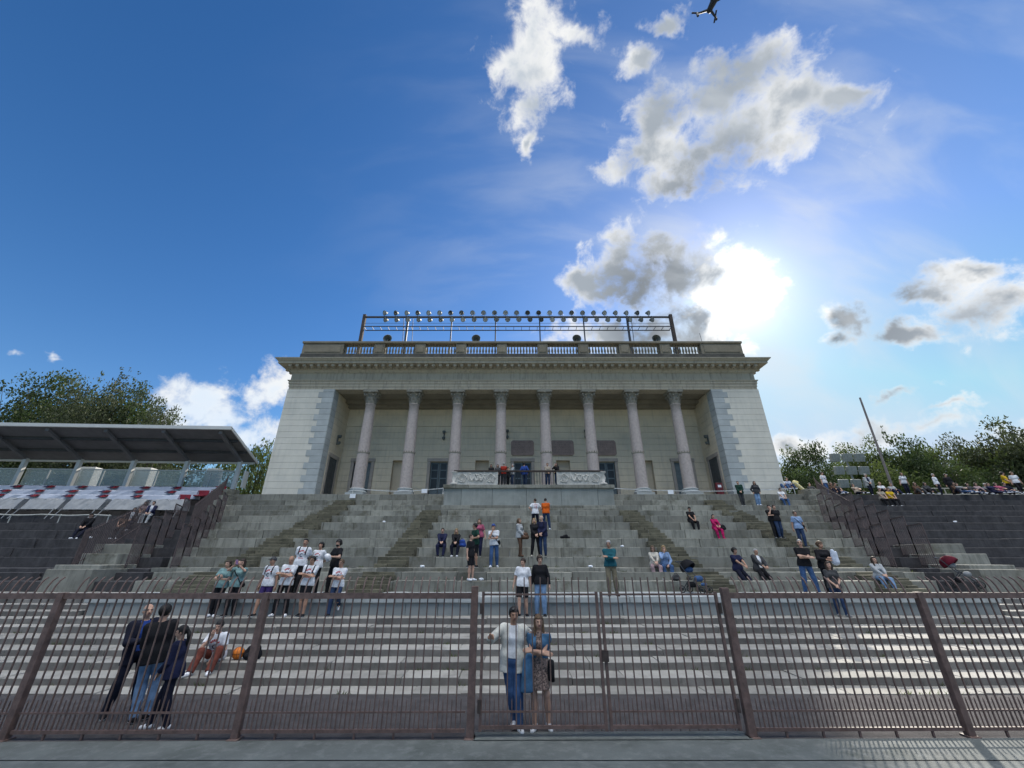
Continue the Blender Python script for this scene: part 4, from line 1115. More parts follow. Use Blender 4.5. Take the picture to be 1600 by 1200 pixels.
def person(name_label, y, z, px, face, H, pose, top, bottom, shoes, hair, tone='l', fem=False, h=.014, extra=(), group=None, lean=(0, 0), head=(0, 0), seat=None, kneel=None, fx=0.0, cat='person', x=None, arms=None, feet=None, hl=.012):
    s = H / 1.75
    X = X_at(px, y, z) if x is None else x
    if seat is None:
        rr_ = np.random.default_rng(int(abs(px) * 7 + y * 13))
        if lean == (0, 0): lean = (rr_.uniform(-4, 4), rr_.uniform(-4, 3))
        if head == (0, 0): head = (rr_.uniform(-28, 28), rr_.uniform(-6, 12))
        if feet is None:
            w_ = rr_.uniform(.07, .15); v_ = rr_.uniform(-.10, .10); feet = ((w_, .05 + v_, .075), (-w_ + .02, .02 - v_, .075)); fx = rr_.uniform(-.035, .035)
    T_ = thing('person', name_label, 'person', (X, y, z), math.pi + R(face), group)
    u = nrm_([math.sin(R(lean[0])), math.sin(R(lean[1])), 1.0]); r = nrm_(np.cross([0, 1, 0], u)) ; f = nrm_(np.cross(u, r))
    wf = .88 if fem else 1.0
    A = dict(
        down=(((.30, .02, -.56), (.3, -.6, 0)), ((-.30, .02, -.56), (-.3, -.6, 0))),
        crossed=(((-.10, .235, -.24), (.8, .0, -.8)), ((.12, .255, -.20), (-.8, .0, -.8))),
        front=(((.05, .24, -.44), (.8, -.6, -.2)), ((-.05, .235, -.42), (-.8, -.6, -.2))),
        phone=(((.06, .33, -.24), (.7, -.3, -.8)), ((-.06, .32, -.25), (-.7, -.3, -.8))),
        photo=(((.08, .34, .13), (.9, .2, -.6)), ((-.08, .34, .13), (-.9, .2, -.6))),
        pockets=(((.235, .05, -.46), (.7, -.9, 0)), ((-.235, .05, -.46), (-.7, -.9, 0))),
        hips=(((.19, .04, -.37), (1, -.5, 0)), ((-.19, .04, -.37), (-1, -.5, 0))),
        chin=(((.03, .20, .05), (.5, .2, -1)), ((.10, .22, -.24), (-.8, .1, -.8))),
        behind=(((.06, -.17, -.42), (1, -.3, 0)), ((-.06, -.17, -.40), (-1, -.3, 0))),
        lap=(((.10, .36, -.40), (.8, -.3, -.2)), ((-.10, .36, -.40), (-.8, -.3, -.2))),
        knees=(((.05, .42, -.34), (.8, -.2, -.3)), ((-.05, .42, -.33), (-.8, -.2, -.3))),
        back=(((.30, -.30, -.50), (.4, -1, .1)), ((-.30, -.30, -.50), (-.4, -1, .1))),
        bag=(((.29, .05, -.52), (.3, -.6, 0)), ((-.12, .18, -.28), (-.8, -.2, -.6))),
        bar=(((.40, .36, -.10), (.7, -.2, -.8)), ((-.52, -.05, -.10), (-.2, -.9, -.4))),
        hold=(((.02, .30, -.28), (.8, -.2, -.6)), ((-.14, .28, -.22), (-.8, -.2, -.6))),
        mouth=(((.04, .18, .07), (.7, .2, -.8)), ((-.10, .30, -.38), (-.8, -.3, -.2))),
    )
    sitting = seat is not None
    if sitting:
        sh = seat / s; P = np.array([0, 0, sh + .10])
    else: P = np.array([0, 0, .93]) if feet != 'lean' else np.array([0, -.04, .915])
    aj = .075
    if sitting:
        fd = -(kneel or 0) / s if kneel else 0
        fz = {'n': 0}.get('n')
        if isinstance(feet, tuple): FT = [np.array(feet[0], float), np.array(feet[1], float)]
        else: FT = [np.array([.13, .42, aj]), np.array([-.12, .47, aj])]
    elif feet == 'wide': FT = [np.array([.19, 0, aj]), np.array([-.19, .04, aj])]
    elif feet == 'cross': FT = [np.array([-.05, -.06, aj]), np.array([-.12, .10, aj])]
    elif feet == 'walk': FT = [np.array([.09, .2, aj]), np.array([-.09, -.16, aj])]
    elif feet == 'lean': FT = [np.array([.10, .12, aj]), np.array([-.11, -.16, .33])]
    elif feet == 'step': FT = [np.array([.13, .24, aj - .15]), np.array([-.10, 0, aj])]
    elif isinstance(feet, tuple): FT = [np.array(feet[0], float), np.array(feet[1], float)]
    else: FT = [np.array([.115, .03, aj]), np.array([-.11, -.02, aj])]
    P = P + np.array([fx, 0, 0])
    Nk = P + u * .515; hu = nrm_(u * .3 + [0, 0, .8] + f * math.sin(R(head[1])) * -1.0)
    hr = rotm(hu, R(head[0])) @ r; hr = nrm_(hr - hu * hr.dot(hu)); hf = np.cross(hu, hr)
    Hc = Nk + u * .06 + hu * .105 + hf * .022
    body = Sdf()
    tor = lambda S_, e: (S_.cone(P - r * .075 - u * .0, P + r * .075, .108 + e, k=.05), S_.cone(P + u * .15 - r * .055 * wf, P + u * .15 + r * .055 * wf, .098 * (.92 if fem else 1) + e, k=.09),
        S_.cone(P + u * .33 - r * .085 * wf, P + u * .33 + r * .085 * wf, .108 * (.95 if fem else 1) + e, k=.1), S_.cone(P + u * .455 - r * .14 * wf, P + u * .455 + r * .14 * wf, .06 + e, k=.08))
    tor(body, 0)
    if fem:
        for q in (-1, 1): body.ell(P + u * .345 + f * .085 + r * .065 * q, (.06, .055, .06), k=.04)
    body.cone(Nk - u * .05, Hc - hu * .05 - hf * .02, .056 * wf, .05 * wf, k=.05)
    ax = np.array([hr, hf, hu])
    body.ell(Hc + hu * .025 - hf * .012, (.073, .090, .088), ax, k=.03); body.ell(Hc - hu * .045 + hf * .024, (.055, .062, .068), ax, k=.04)
    body.cone(Hc + hf * .084 - hu * .005, Hc + hf * .102 - hu * .038, .009, .014, k=.018)   # nose
    body.cone(Hc + hf * .078 + hu * .018 - hr * .03, Hc + hf * .078 + hu * .018 + hr * .03, .012, k=.02)
    for q in (-1, 1): body.ell(Hc - hf * .012 + hr * .074 * q - hu * .012, (.010, .020, .030), ax, k=.01)
    hips = [P + r * .09, P - r * .09]; legs = []
    for i in (0, 1):
        pol = f * 1.0 + r * (.12 if i == 0 else -.12) if not (feet == 'cross') else f
        if sitting: pol = np.array([.25 if i == 0 else -.25, .5, 1.0])
        kn, an = ik(hips[i], FT[i], .43, .43, pol); legs.append((hips[i], kn, an))
    for hp, kn, an in legs:
        body.cone(hp, kn, .083, .054, k=.04); body.cone(kn, an, .052, .037, k=.03)
        ca = kn + (an - kn) * .3 - nrm_(np.cross(np.cross(an - kn, f), an - kn)) * -.0
        body.ell(kn + (an - kn) * .32 - f * .012, (.05, .055, .11), k=.04)
    shs = [P + u * .465 + r * .175 * wf, P + u * .465 - r * .175 * wf]
    S0 = P + u * .465
    am = A[arms or pose]; ARM = []
    for i in (0, 1):
        tg, pl = am[i]; w_ = S0 + r * tg[0] + f * tg[1] + u * tg[2]
        pw = r * pl[0] + f * pl[1] + u * pl[2]
        el, wr = ik(shs[i], w_, .29, .25, pw); ARM.append((shs[i], el, wr))
    for a_, b_, c_ in ARM:
        body.cone(a_, b_, .049 * (.9 if fem else 1), .040 * (.9 if fem else 1), k=.035); body.cone(b_, c_, .040 * (.9 if fem else 1), .028, k=.02)
    hb = Hc
    def face_idx(ctr):
        q = (ctr - Hc) @ ax.T; m = np.zeros(len(ctr))
        for sgn in (-1, 1): m[((q[:, 0] - sgn * .031) / .015) ** 2 + ((q[:, 2] - .004) / .0085) ** 2 + np.where(q[:, 1] > .05, 0, 9) < 1] = 1
        m[(q[:, 0] / .024) ** 2 + ((q[:, 2] + .062) / .009) ** 2 + np.where(q[:, 1] > .05, 0, 9) < 1] = 2
        return m
    # bare feet stay inside the shoes
    for i, (hp, kn, an) in enumerate(legs):
        tf = f if not sitting else nrm_([0.0, 1, 0]); tf = nrm_(tf * [1, 1, 0] + r * (.25 if i == 0 else -.25))
        body.cone(an - [0, 0, .035], an + tf * .13 - [0, 0, .05], .034, .022, k=.03)
    parts = [body.mesh(h)]
    # hands: palm, four bent fingers of unequal length, thumb from the palm's side
    for i, (a_, b_, c_) in enumerate(ARM):
        fa = nrm_(c_ - b_); pp = arms or pose
        if pp in ('down', 'bag', 'back'): d_ = nrm_(fa + np.array([0, .1, -.2])); pn = r * (-1 if i == 0 else 1)
        elif pp == 'photo' or pp == 'phone': d_ = nrm_(u * .9 + f * .4); pn = -f * .4 + r * (-.9 if i == 0 else .9)
        elif pp == 'bar' and i == 0: d_ = nrm_(f * .5 + u * .2 - r * .6); pn = -u * .1 + f * .9
        elif pp in ('chin', 'mouth') and i == 0: d_ = nrm_(u * .9 - r * .2 + f * .1); pn = -f
        else: d_ = nrm_(fa + r * (-.25 if i == 0 else .25)); pn = -f * .6 - u * .5
        pn = nrm_(pn - d_ * np.dot(pn, d_)); sd_ = np.cross(d_, pn)
        th = 1 if np.dot(sd_, u + f * .3) > 0 else -1; sd_ = sd_ * th   # thumb side up/forward
        Hd = Sdf(); cu = {'down': .5, 'bar': 1.1, 'photo': .9, 'phone': .9, 'crossed': .45}.get(pp, .6)
        Hd.cone(c_ - fa * .045, c_, .029, .026, k=.012)
        for j, (ln, off) in enumerate(((.068, .030), (.076, .010), (.071, -.010), (.055, -.029))):
            k0 = c_ + d_ * (.086 - .004 * abs(j - 1)) + sd_ * off; Hd.cone(c_ + d_ * .012 + sd_ * off * .6, k0, .015, .0125, k=.014)
            d1 = nrm_(d_ + pn * cu * .5); d2 = nrm_(d_ + pn * cu * 1.3 + d_ * -.1 * j)
            k1 = k0 + d1 * ln * .5; Hd.cone(k0, k1, .0105, .0095, k=.005); Hd.cone(k1, k1 + d2 * ln * .52, .0095, .0078, k=.005)
        t0 = c_ + d_ * .022 + sd_ * .022; t1 = t0 + nrm_(d_ * .7 + sd_ * .75 + pn * .35) * .042; Hd.cone(t0, t1, .0145, .0115, k=.012); Hd.cone(t1, t1 + nrm_(d_ + sd_ * .2 + pn * .5) * .034, .011, .009, k=.005)
        parts.append(Hd.mesh(.0055 if h < .012 else .0075))
    for p in parts: pass
    def emit(nm, parts_, mats, midx=None):
        parts_ = [p for p in parts_ if p is not None]
        if not parts_: return None
        me = np_mesh(nm, parts_, mats, midx)
        if s != 1: me.transform(mathutils.Matrix.Scale(s, 4))
        o = bpy.data.objects.new(nm, me); COL.objects.link(o); o.parent = T_; return o
    emit('body', parts, [skin(tone), EYE, LIP], face_idx)
    # ---- top
    kind, col = top
    e = {'tee': .014, 'long': .014, 'jacket': .022, 'open': .026, 'tank': .010, 'dress': .012, 'vest': .016}[kind]
    hem = {'tee': -.06, 'long': -.04, 'jacket': -.10, 'open': -.16, 'tank': .02, 'dress': -.33, 'vest': -.12}[kind]
    if 'shorthem' in extra: hem = .03
    def top_sdf(e, hem, sleeve):
        S_ = Sdf(); tor(S_, e)
        if fem:
            for q in (-1, 1): S_.ell(P + u * .345 + f * .085 + r * .065 * q, (.06 + e, .055 + e, .06 + e), k=.04)
        if kind == 'dress': S_.cone(P + u * .1, P + u * hem * .5 + f * .02 , .115, .15, k=.06); S_.cone(P + u * 0, P + u * (hem - .05) + f * .03, .13, .20, k=.06)
        elif hem < .0: S_.cone(P - r * .075 + u * (hem * .9 if not sitting else 0), P + r * .075 + u * (hem * .9 if not sitting else 0), .122 + e, k=.06); S_.cone(P - r * .07 + u * .07, P + r * .07 + u * .07, .112 + e, k=.06)
        S_.cone(Nk - u * .08, Nk - u * .012, .07 + e * .6, .062 + e * .5, k=.04, clip=[(Nk - u * .002, u)])
        for a_, b_, c_ in ARM:
            if sleeve == 'short': S_.cone(a_, b_, .056 + e, .052 + e, k=.035, clip=[(a_ + (b_ - a_) * .72, nrm_(b_ - a_))])
            elif sleeve == 'long': S_.cone(a_, b_, .052 + e, .043 + e, k=.035); S_.cone(b_, c_, .043 + e * .9, .031 + e * .7, k=.02, clip=[(c_ - nrm_(c_ - b_) * .01, nrm_(c_ - b_))])
        S_.sub(lambda X: (X - (P + u * hem)) @ -u)
        return S_
    slv = {'tee': 'short', 'long': 'long', 'jacket': 'long', 'open': 'long', 'tank': None, 'dress': None, 'vest': None}[kind]
    TS = top_sdf(e, hem, slv)
    inner = None
    if kind == 'open' or 'openfront' in extra:
        ins = [x_ for x_ in extra if isinstance(x_, tuple) and x_[0] == 'inner'][0][1]
        IS = top_sdf(.009, .04, None); emit('shirt', [IS.mesh(h)], [C_(ins)])
        TS.sub(lambda X: np.minimum(.075 - np.abs((X - P) @ r) + .0 * X[..., 0], (X - P) @ f - .02))
    m_top = FLORAL if col == 'floral' else C_(col)
    emit({'tee': 't_shirt', 'long': 'sweater', 'jacket': 'jacket', 'open': 'jacket', 'tank': 'top', 'dress': 'dress', 'vest': 'vest'}[kind], [TS.mesh(h)], [m_top])
    # ---- bottom
    if bottom:
        bk_, bc = bottom; Bt = Sdf(); eb = .014
        Bt.cone(P - r * .075, P + r * .075, .112, k=.05, clip=[(P + u * .075, u)])
        for hp, kn, an in legs:
            if bk_ == 'shorts':
                Bt.cone(hp, kn, .09 + eb, .074 + eb, k=.03, clip=[(kn - nrm_(kn - hp) * .05, nrm_(kn - hp))])
            else:
                w1 = .02 if bk_ == 'wide' else 0
                Bt.cone(hp, kn, .086 + eb, .060 + eb + w1 * .5, k=.03); Bt.cone(kn, an, .060 + eb + w1 * .5, .046 + eb * .8 + w1, k=.03, clip=[(an - [0, 0, .0] + nrm_(an - kn) * .02, nrm_(an - kn))])
                Bt.cone(kn + (an - kn) * .12 , kn + (an - kn) * .5, .062 + eb, .055 + eb, k=.03)
        emit('shorts' if bk_ == 'shorts' else 'trousers', [Bt.mesh(h)], [C_(bc)])
    # ---- shoes
    for i, (hp, kn, an) in enumerate(legs):
        tf = nrm_([0.0, 1, 0]) if sitting else nrm_(f * [1, 1, 0]); tf = nrm_(tf + r * (.28 if i == 0 else -.28))
        tilt = -.8 if (feet == 'lean' and i == 1) else 0
        tf2 = nrm_(tf + np.array([0, 0, tilt])); fl = an[2] - aj
        Sh = Sdf(); Sh.cone(an - [0, 0, .02] - tf2 * .025, an + tf2 * .07 - [0, 0, .035], .050, .042, k=.03); Sh.cone(an + tf2 * .06 - [0, 0, .04], an + tf2 * .155 - [0, 0, .045], .042, .034, k=.03)
        if tilt == 0: Sh.sub(lambda X, fl=fl: (fl + .004) - X[..., 2])
        so_ = emit('shoe', [Sh.mesh(h * .8)], [C_(shoes), SOLE], (lambda c, fl=fl: (c[:, 2] < fl + .028) * 1.0) if shoes in ('white', 'black', 'navy') else None)
    # ---- hair / cap
    hk, hc_ = hair
    hm_ = mat('hair_' + hc_, COLS[hc_], .6, var=.2, scale=30, bump=.5, bscale=60) if hk != 'bald' else None
    if hk != 'bald':
        Hs = Sdf(); g_ = {'buzz': .005, 'short': .014, 'crew': .018, 'curly': .030, 'long': .016, 'pony': .012, 'bob': .018, 'cap': .016, 'rim': .008}[hk]
        Hs.ell(Hc + hu * .03 - hf * .016, (.073 + g_, .090 + g_, .088 + g_), ax, k=.02)
        if hk == 'curly':
            for q in range(14):
                v = nrm_(np.random.default_rng(q).normal(size=3) + np.array([0, -.4, .3])); Hs.ell(Hc + hu * .02 - hf * .02 + (hr * v[0] + hf * v[1] + hu * v[2]) * .085, (.035, .035, .035), k=.02)
        fz = {'cap': .035, 'rim': .0}.get(hk, .048)
        def cut(X):
            q = (X - Hc) @ ax.T
            a1 = np.minimum(q[..., 1] - .028 - np.clip(q[..., 2] - .02, 0, .1) * .3, fz - q[..., 2])      # face opening
            a2 = -.050 - q[..., 2] + np.clip(-q[..., 1], -.02, .06) * -.6      # neck line
            if hk == 'rim': a2 = np.maximum(a2, q[..., 2] - .035)
            if hk == 'cap': a2 = .005 - q[..., 2]
            return np.maximum(a1, a2)
        if hk not in ('long', 'bob'): Hs.sub(cut)
        else:
            ln = .30 if hk == 'long' else .12
            Hs.sub(lambda X: np.minimum(((X - Hc) @ hf) - .03, .05 - ((X - Hc) @ hu)))
        parts_h = [Hs.mesh(h * .8)]
        if hk in ('long', 'bob'):
            H2 = Sdf()
            for q in (-1, 1): H2.cone(Hc + hr * .07 * q + hu * .03 - hf * .01, Hc + hr * .085 * q - hu * ln * .8 + hf * .02, .026, .03, k=.03)
            H2.cone(Hc - hf * .075 + hu * .02 - hr * .035, Hc - hf * .10 - hu * ln - hr * .04, .05, .04, k=.04); H2.cone(Hc - hf * .075 + hu * .02 + hr * .035, Hc - hf * .10 - hu * ln + hr * .04, .05, .04, k=.04)
            parts_h.append(H2.mesh(h * .8))
        if hk == 'pony':
            H2 = Sdf(); H2.cone(Hc - hf * .10 + hu * .03, Hc - hf * .16 - hu * .08, .032, .042, k=.03); H2.cone(Hc - hf * .16 - hu * .08, Hc - hf * .14 - hu * .26, .042, .018, k=.03); parts_h.append(H2.mesh(h * .8))
        emit('cap' if hk == 'cap' else 'hair', parts_h, [hm_])
        if hk == 'cap':
            H2 = Sdf(); H2.ell(Hc + hf * .11 + hu * .043, (.06, .075, .012), ax); emit('cap_brim', [H2.mesh(h * .6)], [hm_])
    if 'beard' in extra:
        H2 = Sdf(); H2.ell(Hc - hu * .062 + hf * .034, (.056, .062, .055), ax); H2.sub(lambda X: ((X - Hc) @ hu) + .035); emit('beard', [H2.mesh(h * .7)], [mat('hair_hblack', COLS['hblack'], .6)])
    if 'shades' in extra:
        H2 = Sdf()
        for q in (-1, 1): H2.ell(Hc + hf * .088 + hr * .032 * q + hu * .006, (.027, .012, .019), ax, k=.005); H2.cone(Hc + hf * .085 + hr * .058 * q + hu * .01, Hc + hr * .078 * q + hu * .01, .006, k=.005)
        emit('sunglasses', [H2.mesh(.006)], [LENS])
    if 'headshades' in extra:
        H2 = Sdf()
        for q in (-1, 1): H2.ell(Hc + hf * .075 + hr * .03 * q + hu * .085, (.026, .014, .018), ax, k=.005)
        emit('sunglasses', [H2.mesh(.007)], [LENS])
    if 'straps' in extra or 'backpack' in extra:
        mb = MB()
        for q in (-1, 1):
            pts = []
            for th in np.linspace(-20, 150, 9):
                a = R(th); d_ = f * math.cos(a) * 1.0 + u * math.sin(a); o_ = P + u * .33 + r * .115 * q
                t_ = .30
                for _ in range(30):
                    dd = TS.at((o_ + d_ * t_)[None])[0]
                    if dd < .003: break
                    t_ -= dd * .8
                pts.append((o_ + d_ * (t_ + .006)) * s)
            mb.tube(pts, .018 * s, 5)
        mb.build('backpack_straps', cloth(COLS['dnavy']), T_)
        Bp = Sdf(); Bp.cone(P + u * .18 - f * .19, P + u * .36 - f * .18, .12, .10, k=.03); Bp.cone(P + u * .15 - f * .21 - r * .06, P + u * .15 - f * .21 + r * .06, .10, k=.05)
        emit('backpack', [Bp.mesh(h)], [C_('dnavy')])
    if 'crossbag' in extra:
        mb = MB(); pts = []
        for t in np.linspace(0, 1, 9):
            o_ = P + u * (.44 - .36 * t) + r * (.13 - .28 * t); t_ = .3
            for _ in range(30):
                dd = TS.at((o_ + f * t_)[None])[0]
                if dd < .003: break
                t_ -= dd * .8
            pts.append((o_ + f * (t_ + .005)) * s)
        mb.tube(pts, .014 * s, 5); mb.build('bag_strap', C_('black'), T_)
        Bp = Sdf(); Bp.cone(P + u * .0 - r * .20, P + u * .06 - r * .20 + f * .08, .07, k=.03); emit('shoulder_bag', [Bp.mesh(h)], [C_('black')])
    if 'print' in extra or 'backprint' in extra:
        sg = -1 if 'backprint' in extra else 1; fd = f * sg
        mb = MB()
        def stick(a, b):
            o_ = P + u * (.30 + b) - r * a * sg; t_ = .32
            for _ in range(40):
                dd = TS.at((o_ + fd * t_)[None])[0]
                if dd < .002: break
                t_ -= dd * .8
            return (o_ + fd * (t_ + .005)) * s
        def ring(cx, cy, r0, r1, a0, a1, n, m, sy=1.0):
            for i in range(n):
                A0 = R(a0 + (a1 - a0) * i / n); A1 = R(a0 + (a1 - a0) * (i + 1) / n)
                mb.add([stick(cx + rr * math.cos(t), cy + rr * math.sin(t) * sy) for rr, t in ((r0, A0), (r1, A0), (r1, A1), (r0, A1))], [(3, 2, 1, 0) if sg < 0 else (0, 1, 2, 3)], m)
        def bar(x0, x1, y0, y1, m):
            mb.add([stick(x0, y0), stick(x1, y0), stick(x1, y1), stick(x0, y1)], [(0, 1, 2, 3)], m)
        if sg > 0:
            for k in range(6):
                if k != 1: ring(0, .01, .075 + (k % 2) * .006, .125, 28 + k * 21, 28 + k * 21 + 16, 2, 0)
            ring(0, -.03, .035, .058, 45, 315, 10, 1); 
            for k in range(4): bar(-.075 + k * .04, -.045 + k * .04, -.135, -.11, 0)
        else:
            for k in range(5): bar(-.11 + k * .046, -.075 + k * .046, .11, .145, 0)
            bar(-.055, -.03, -.06, .06, 0); bar(.0, .075, .04, .06, 0); bar(.055, .075, -.06, .06, 0); bar(.0, .075, -.06, -.04, 0); bar(.015, .06, -.01, .01, 0)
        mb.build('shirt_print', [mat('print_red', (.50, .04, .05), .7), mat('print_navy', (.02, .022, .07), .7)], T_)
    return T_, dict(P=P * s, u=u, r=r, f=f, wr=[a[2] * s for a in ARM], Hc=Hc * s, hf=hf, rz=math.pi + R(face), loc=np.array([X, y, z]))
def to_world(info, v):
    c, sn = math.cos(info['rz']), math.sin(info['rz']); v = np.array(v)
    return info['loc'] + np.array([v[0] * c - v[1] * sn, v[0] * sn + v[1] * c, v[2]])
# ------------------------------------------------------------------ the people in the picture
N_, M_, F_ = .0095, .0135, .018
def up(i, o=.25): return UP[i][0] + o, UP[i][1]
def sit(label, i, j, px, face, H, pose, top, bottom, shoes, hair, h=M_, fo=None, seat_off=.14, **k):
    z = UP[j][1] if j >= 0 else .92
    y = UP[i][0] + seat_off
    return person(label, y, z, px, face, H, pose, top, bottom, shoes, hair, h=h, seat=UP[i][1] - z, feet=fo or ((.13, .44, .075), (-.11, .50, .075)), **k)
GA = 'people standing on the pavement behind the fence'
f1i = person('tall balding man in navy jacket and blue shirt holding a phone', 8.98, -.012, 183, 55, 1.80, 'phone', ('open', 'dnavy'), ('trousers', 'dnavy'), 'black', ('rim', 'hgrey'), h=N_, extra=(('inner', 'blue'), 'openfront'), group=GA, head=(0, 12), feet='wide', lean=(4, 0))
f2i = person('man in black jacket and light blue jeans seen half from behind', 8.62, -.012, 214, 212, 1.82, 'front', ('jacket', 'black'), ('trousers', 'ljeans'), 'black', ('crew', 'hblack'), h=N_, group=GA, lean=(-6, 2), head=(-25, 5))
f3i = person('short woman in navy jacket with dark ponytail behind the fence', 8.25, -.012, 246, -75, 1.52, 'front', ('jacket', 'navy'), ('trousers', 'dnavy'), 'white', ('pony', 'hblack'), fem=True, h=N_, group=GA, lean=(3, 6), feet='walk')
m1i = person('smiling man in open off-white shirt and jeans gripping a fence bar', 8.36, -.012, 800, 0, 1.80, 'bar', ('open', 'offw'), ('trousers', 'jeans'), 'white', ('crew', 'hblack'), tone='m', h=N_, extra=(('inner', 'white'), 'openfront', 'headshades'), group=GA, feet='cross', head=(10, 0), lean=(-3, 0))
w1i = person('woman in denim vest and short floral dress with crossed bare arms', 8.33, -.012, 845, -6, 1.68, 'crossed', ('dress', 'floral'), None, 'white', ('long', 'hlb'), fem=True, h=N_, group=GA, head=(12, 4), feet=((.10, .06, .075), (-.14, -.02, .075)), extra=('vest',))
# her denim vest and the denim jacket hung over her arm
Pw, uw, rw, fw, Tw = w1i[1]['P'] / .96, w1i[1]['u'], w1i[1]['r'], w1i[1]['f'], w1i[0]
V_ = Sdf(); V_.cone(Pw + uw * .15 - rw * .05, Pw + uw * .15 + rw * .05, .118, k=.09); V_.cone(Pw + uw * .33 - rw * .078, Pw + uw * .33 + rw * .078, .130, k=.1); V_.cone(Pw + uw * .455 - rw * .135, Pw + uw * .455 + rw * .135, .085, k=.08)
for q in (-1, 1): V_.ell(Pw + uw * .345 + fw * .085 + rw * .065 * q, (.08, .075, .08), k=.04); V_.cone(Pw + uw * .455 + rw * .15 * q, Pw + uw * .40 + rw * .17 * q, .066, .064, k=.03)
V_.sub(lambda X: (X - (Pw + uw * .12)) @ -uw); V_.sub(lambda X: (X - (Pw + uw * .50)) @ uw); V_.sub(lambda X: np.minimum(.045 - np.abs((X - Pw) @ rw), (X - Pw) @ fw - .02))
me = np_mesh('denim_vest', [V_.mesh(.0095)], [C_('denim')]); me.transform(mathutils.Matrix.Scale(.96, 4)); o = bpy.data.objects.new('denim_vest', me); COL.objects.link(o); o.parent = Tw
V_ = Sdf(); b_ = np.array(w1i[1]['P']) + [.16, .16, .15]
V_.cone(b_, b_ + [.03, .0, -.45], .06, .10, k=.05); V_.cone(b_ + [.07, .02, -.05], b_ + [.10, .03, -.50], .04, .06, k=.05); V_.sub(lambda X: (b_[2] - .50) - X[..., 2])
me = np_mesh('denim_jacket', [V_.mesh(.012)], [C_('denim')]); o = bpy.data.objects.new('denim_jacket', me); COL.objects.link(o); o.location = w1i[1]['loc']; o.rotation_euler = (0, 0, w1i[1]['rz']); tag(o, 'blue denim jacket hanging from the arm of the woman in the floral dress', 'jacket')
V_ = Sdf(); b_ = np.array(w1i[1]['P']) + [-.20, .02, .0]; V_.cone(b_, b_ + [-.02, 0, -.14], .09, .10, k=.03); V_.sub(lambda X: np.abs(X[..., 0] - b_[0]) - .06)
me = np_mesh('handbag', [V_.mesh(.012)], [C_('black')]); o = bpy.data.objects.new('handbag', me); COL.objects.link(o); o.location = w1i[1]['loc']; o.rotation_euler = (0, 0, w1i[1]['rz']); tag(o, 'black handbag at the hip of the woman in the floral dress', 'handbag')
def phone(info, lab, up_=.06, col=None):
    c = (info[1]['wr'][0] + info[1]['wr'][1]) / 2; c = to_world(info[1], c + info[1]['f'] * .06 + [0, 0, up_])
    o = MB().box(-.038, .038, -.005, .005, -.075, .075).build('phone', col or BLACKM, loc=c, rot=(R(-25), 0, info[1]['rz']), bevel=.004); tag(o, lab, 'phone'); return o
phone(f1i, 'dark phone held by the balding man in the navy jacket')
s1 = person('man in white print shirt and rust trousers sitting on low step, chin in hand', 11.62, .15, 333, 8, 1.78, 'mouth', ('tee', 'white'), ('wide', 'rust'), 'white', ('short', 'hblack'), seat=.165, feet=((.17, .66, .075), (-.20, .62, .075)), h=N_, extra=('print',), lean=(0, 22), head=(0, 0))
def ball(px, y, z, r, col, lab):
    t = MB(); n = 20
    t.lathe([(max(.002, r * math.sin(math.pi * i / 12)), r - r * math.cos(math.pi * i / 12)) for i in range(13)], n=n)
    o = t.build('basketball', mat('orange_rubber', col, .6, var=.1, scale=20, bump=.3, bscale=120), smooth=True, loc=(X_at(px, y, z), y, z))
    s_ = MB()
    for k in range(4):
        a = k * math.pi / 4 + .3; s_.tube([(r * 1.005 * math.sin(th) * math.cos(a), r * 1.005 * math.sin(th) * math.sin(a), r + r * 1.005 * math.cos(th)) for th in np.linspace(0, 6.283, 25)], .004, 4, cap=False)
    s_.tube([(r * 1.005 * math.cos(th), r * 1.005 * math.sin(th), r) for th in np.linspace(0, 6.283, 25)], .004, 4, cap=False)
    s_.build('seam', BLACKM, o); tag(o, lab, 'ball')
ball(370, 11.75, .305, .135, (.72, .20, .02), 'orange basketball lying on the step beside the seated man')
def bag(px, y, z, w, hh, col, lab, name='backpack', rz=0):
    S_ = Sdf(); S_.cone([-w * .3, 0, hh * .3], [w * .3, 0, hh * .28], hh * .32, k=.05); S_.cone([-w * .15, 0, hh * .6], [w * .2, 0, hh * .65], hh * .28, k=.06); S_.cone([w * .1, -.12, hh * .25], [-w * .15, -.13, hh * .25], hh * .18, k=.03); S_.sub(lambda X: .0 - X[..., 2])
    me = np_mesh(name, [S_.mesh(.014)], [C_(col)]); o = bpy.data.objects.new(name, me); COL.objects.link(o); o.location = (X_at(px, y, z), y, z); o.rotation_euler = (0, 0, R(rz))
    b = MB(); b.tube([(-.06, 0, hh * .85), (-.04, 0, hh * 1.02), (.06, 0, hh * 1.04), (.08, 0, hh * .88)], .012, 5); b.build('handle', C_(col), o); tag(o, lab, 'bag')
bag(393, 11.8, .305, .4, .34, 'black', 'black backpack on the low step beside the basketball')
GB = 'group in white printed shirts'
wb = .92
person('man in cap, white printed shirt and purple shorts with one foot lower', 14.40, wb, 408, -10, 1.76, 'down', ('tee', 'white'), ('shorts', 'purple'), 'black', ('cap', 'dgrey'), tone='m', h=M_, extra=('print', 'straps'), feet='step', group=GB)
person('bald man with crossed arms in white printed shirt and black trousers', 14.48, wb, 436, 6, 1.80, 'crossed', ('tee', 'white'), ('trousers', 'black'), 'white', ('bald', 'hblack'), tone='m', h=M_, extra=('print',), group=GB, feet='wide', head=(0, -8))
person('man in sunglasses, white printed shirt and black shorts, arms crossed', 14.48, wb, 471, 8, 1.78, 'crossed', ('tee', 'white'), ('shorts', 'black'), 'black', ('crew', 'hblack'), tone='m', h=M_, extra=('print', 'shades', 'straps'), group=GB)
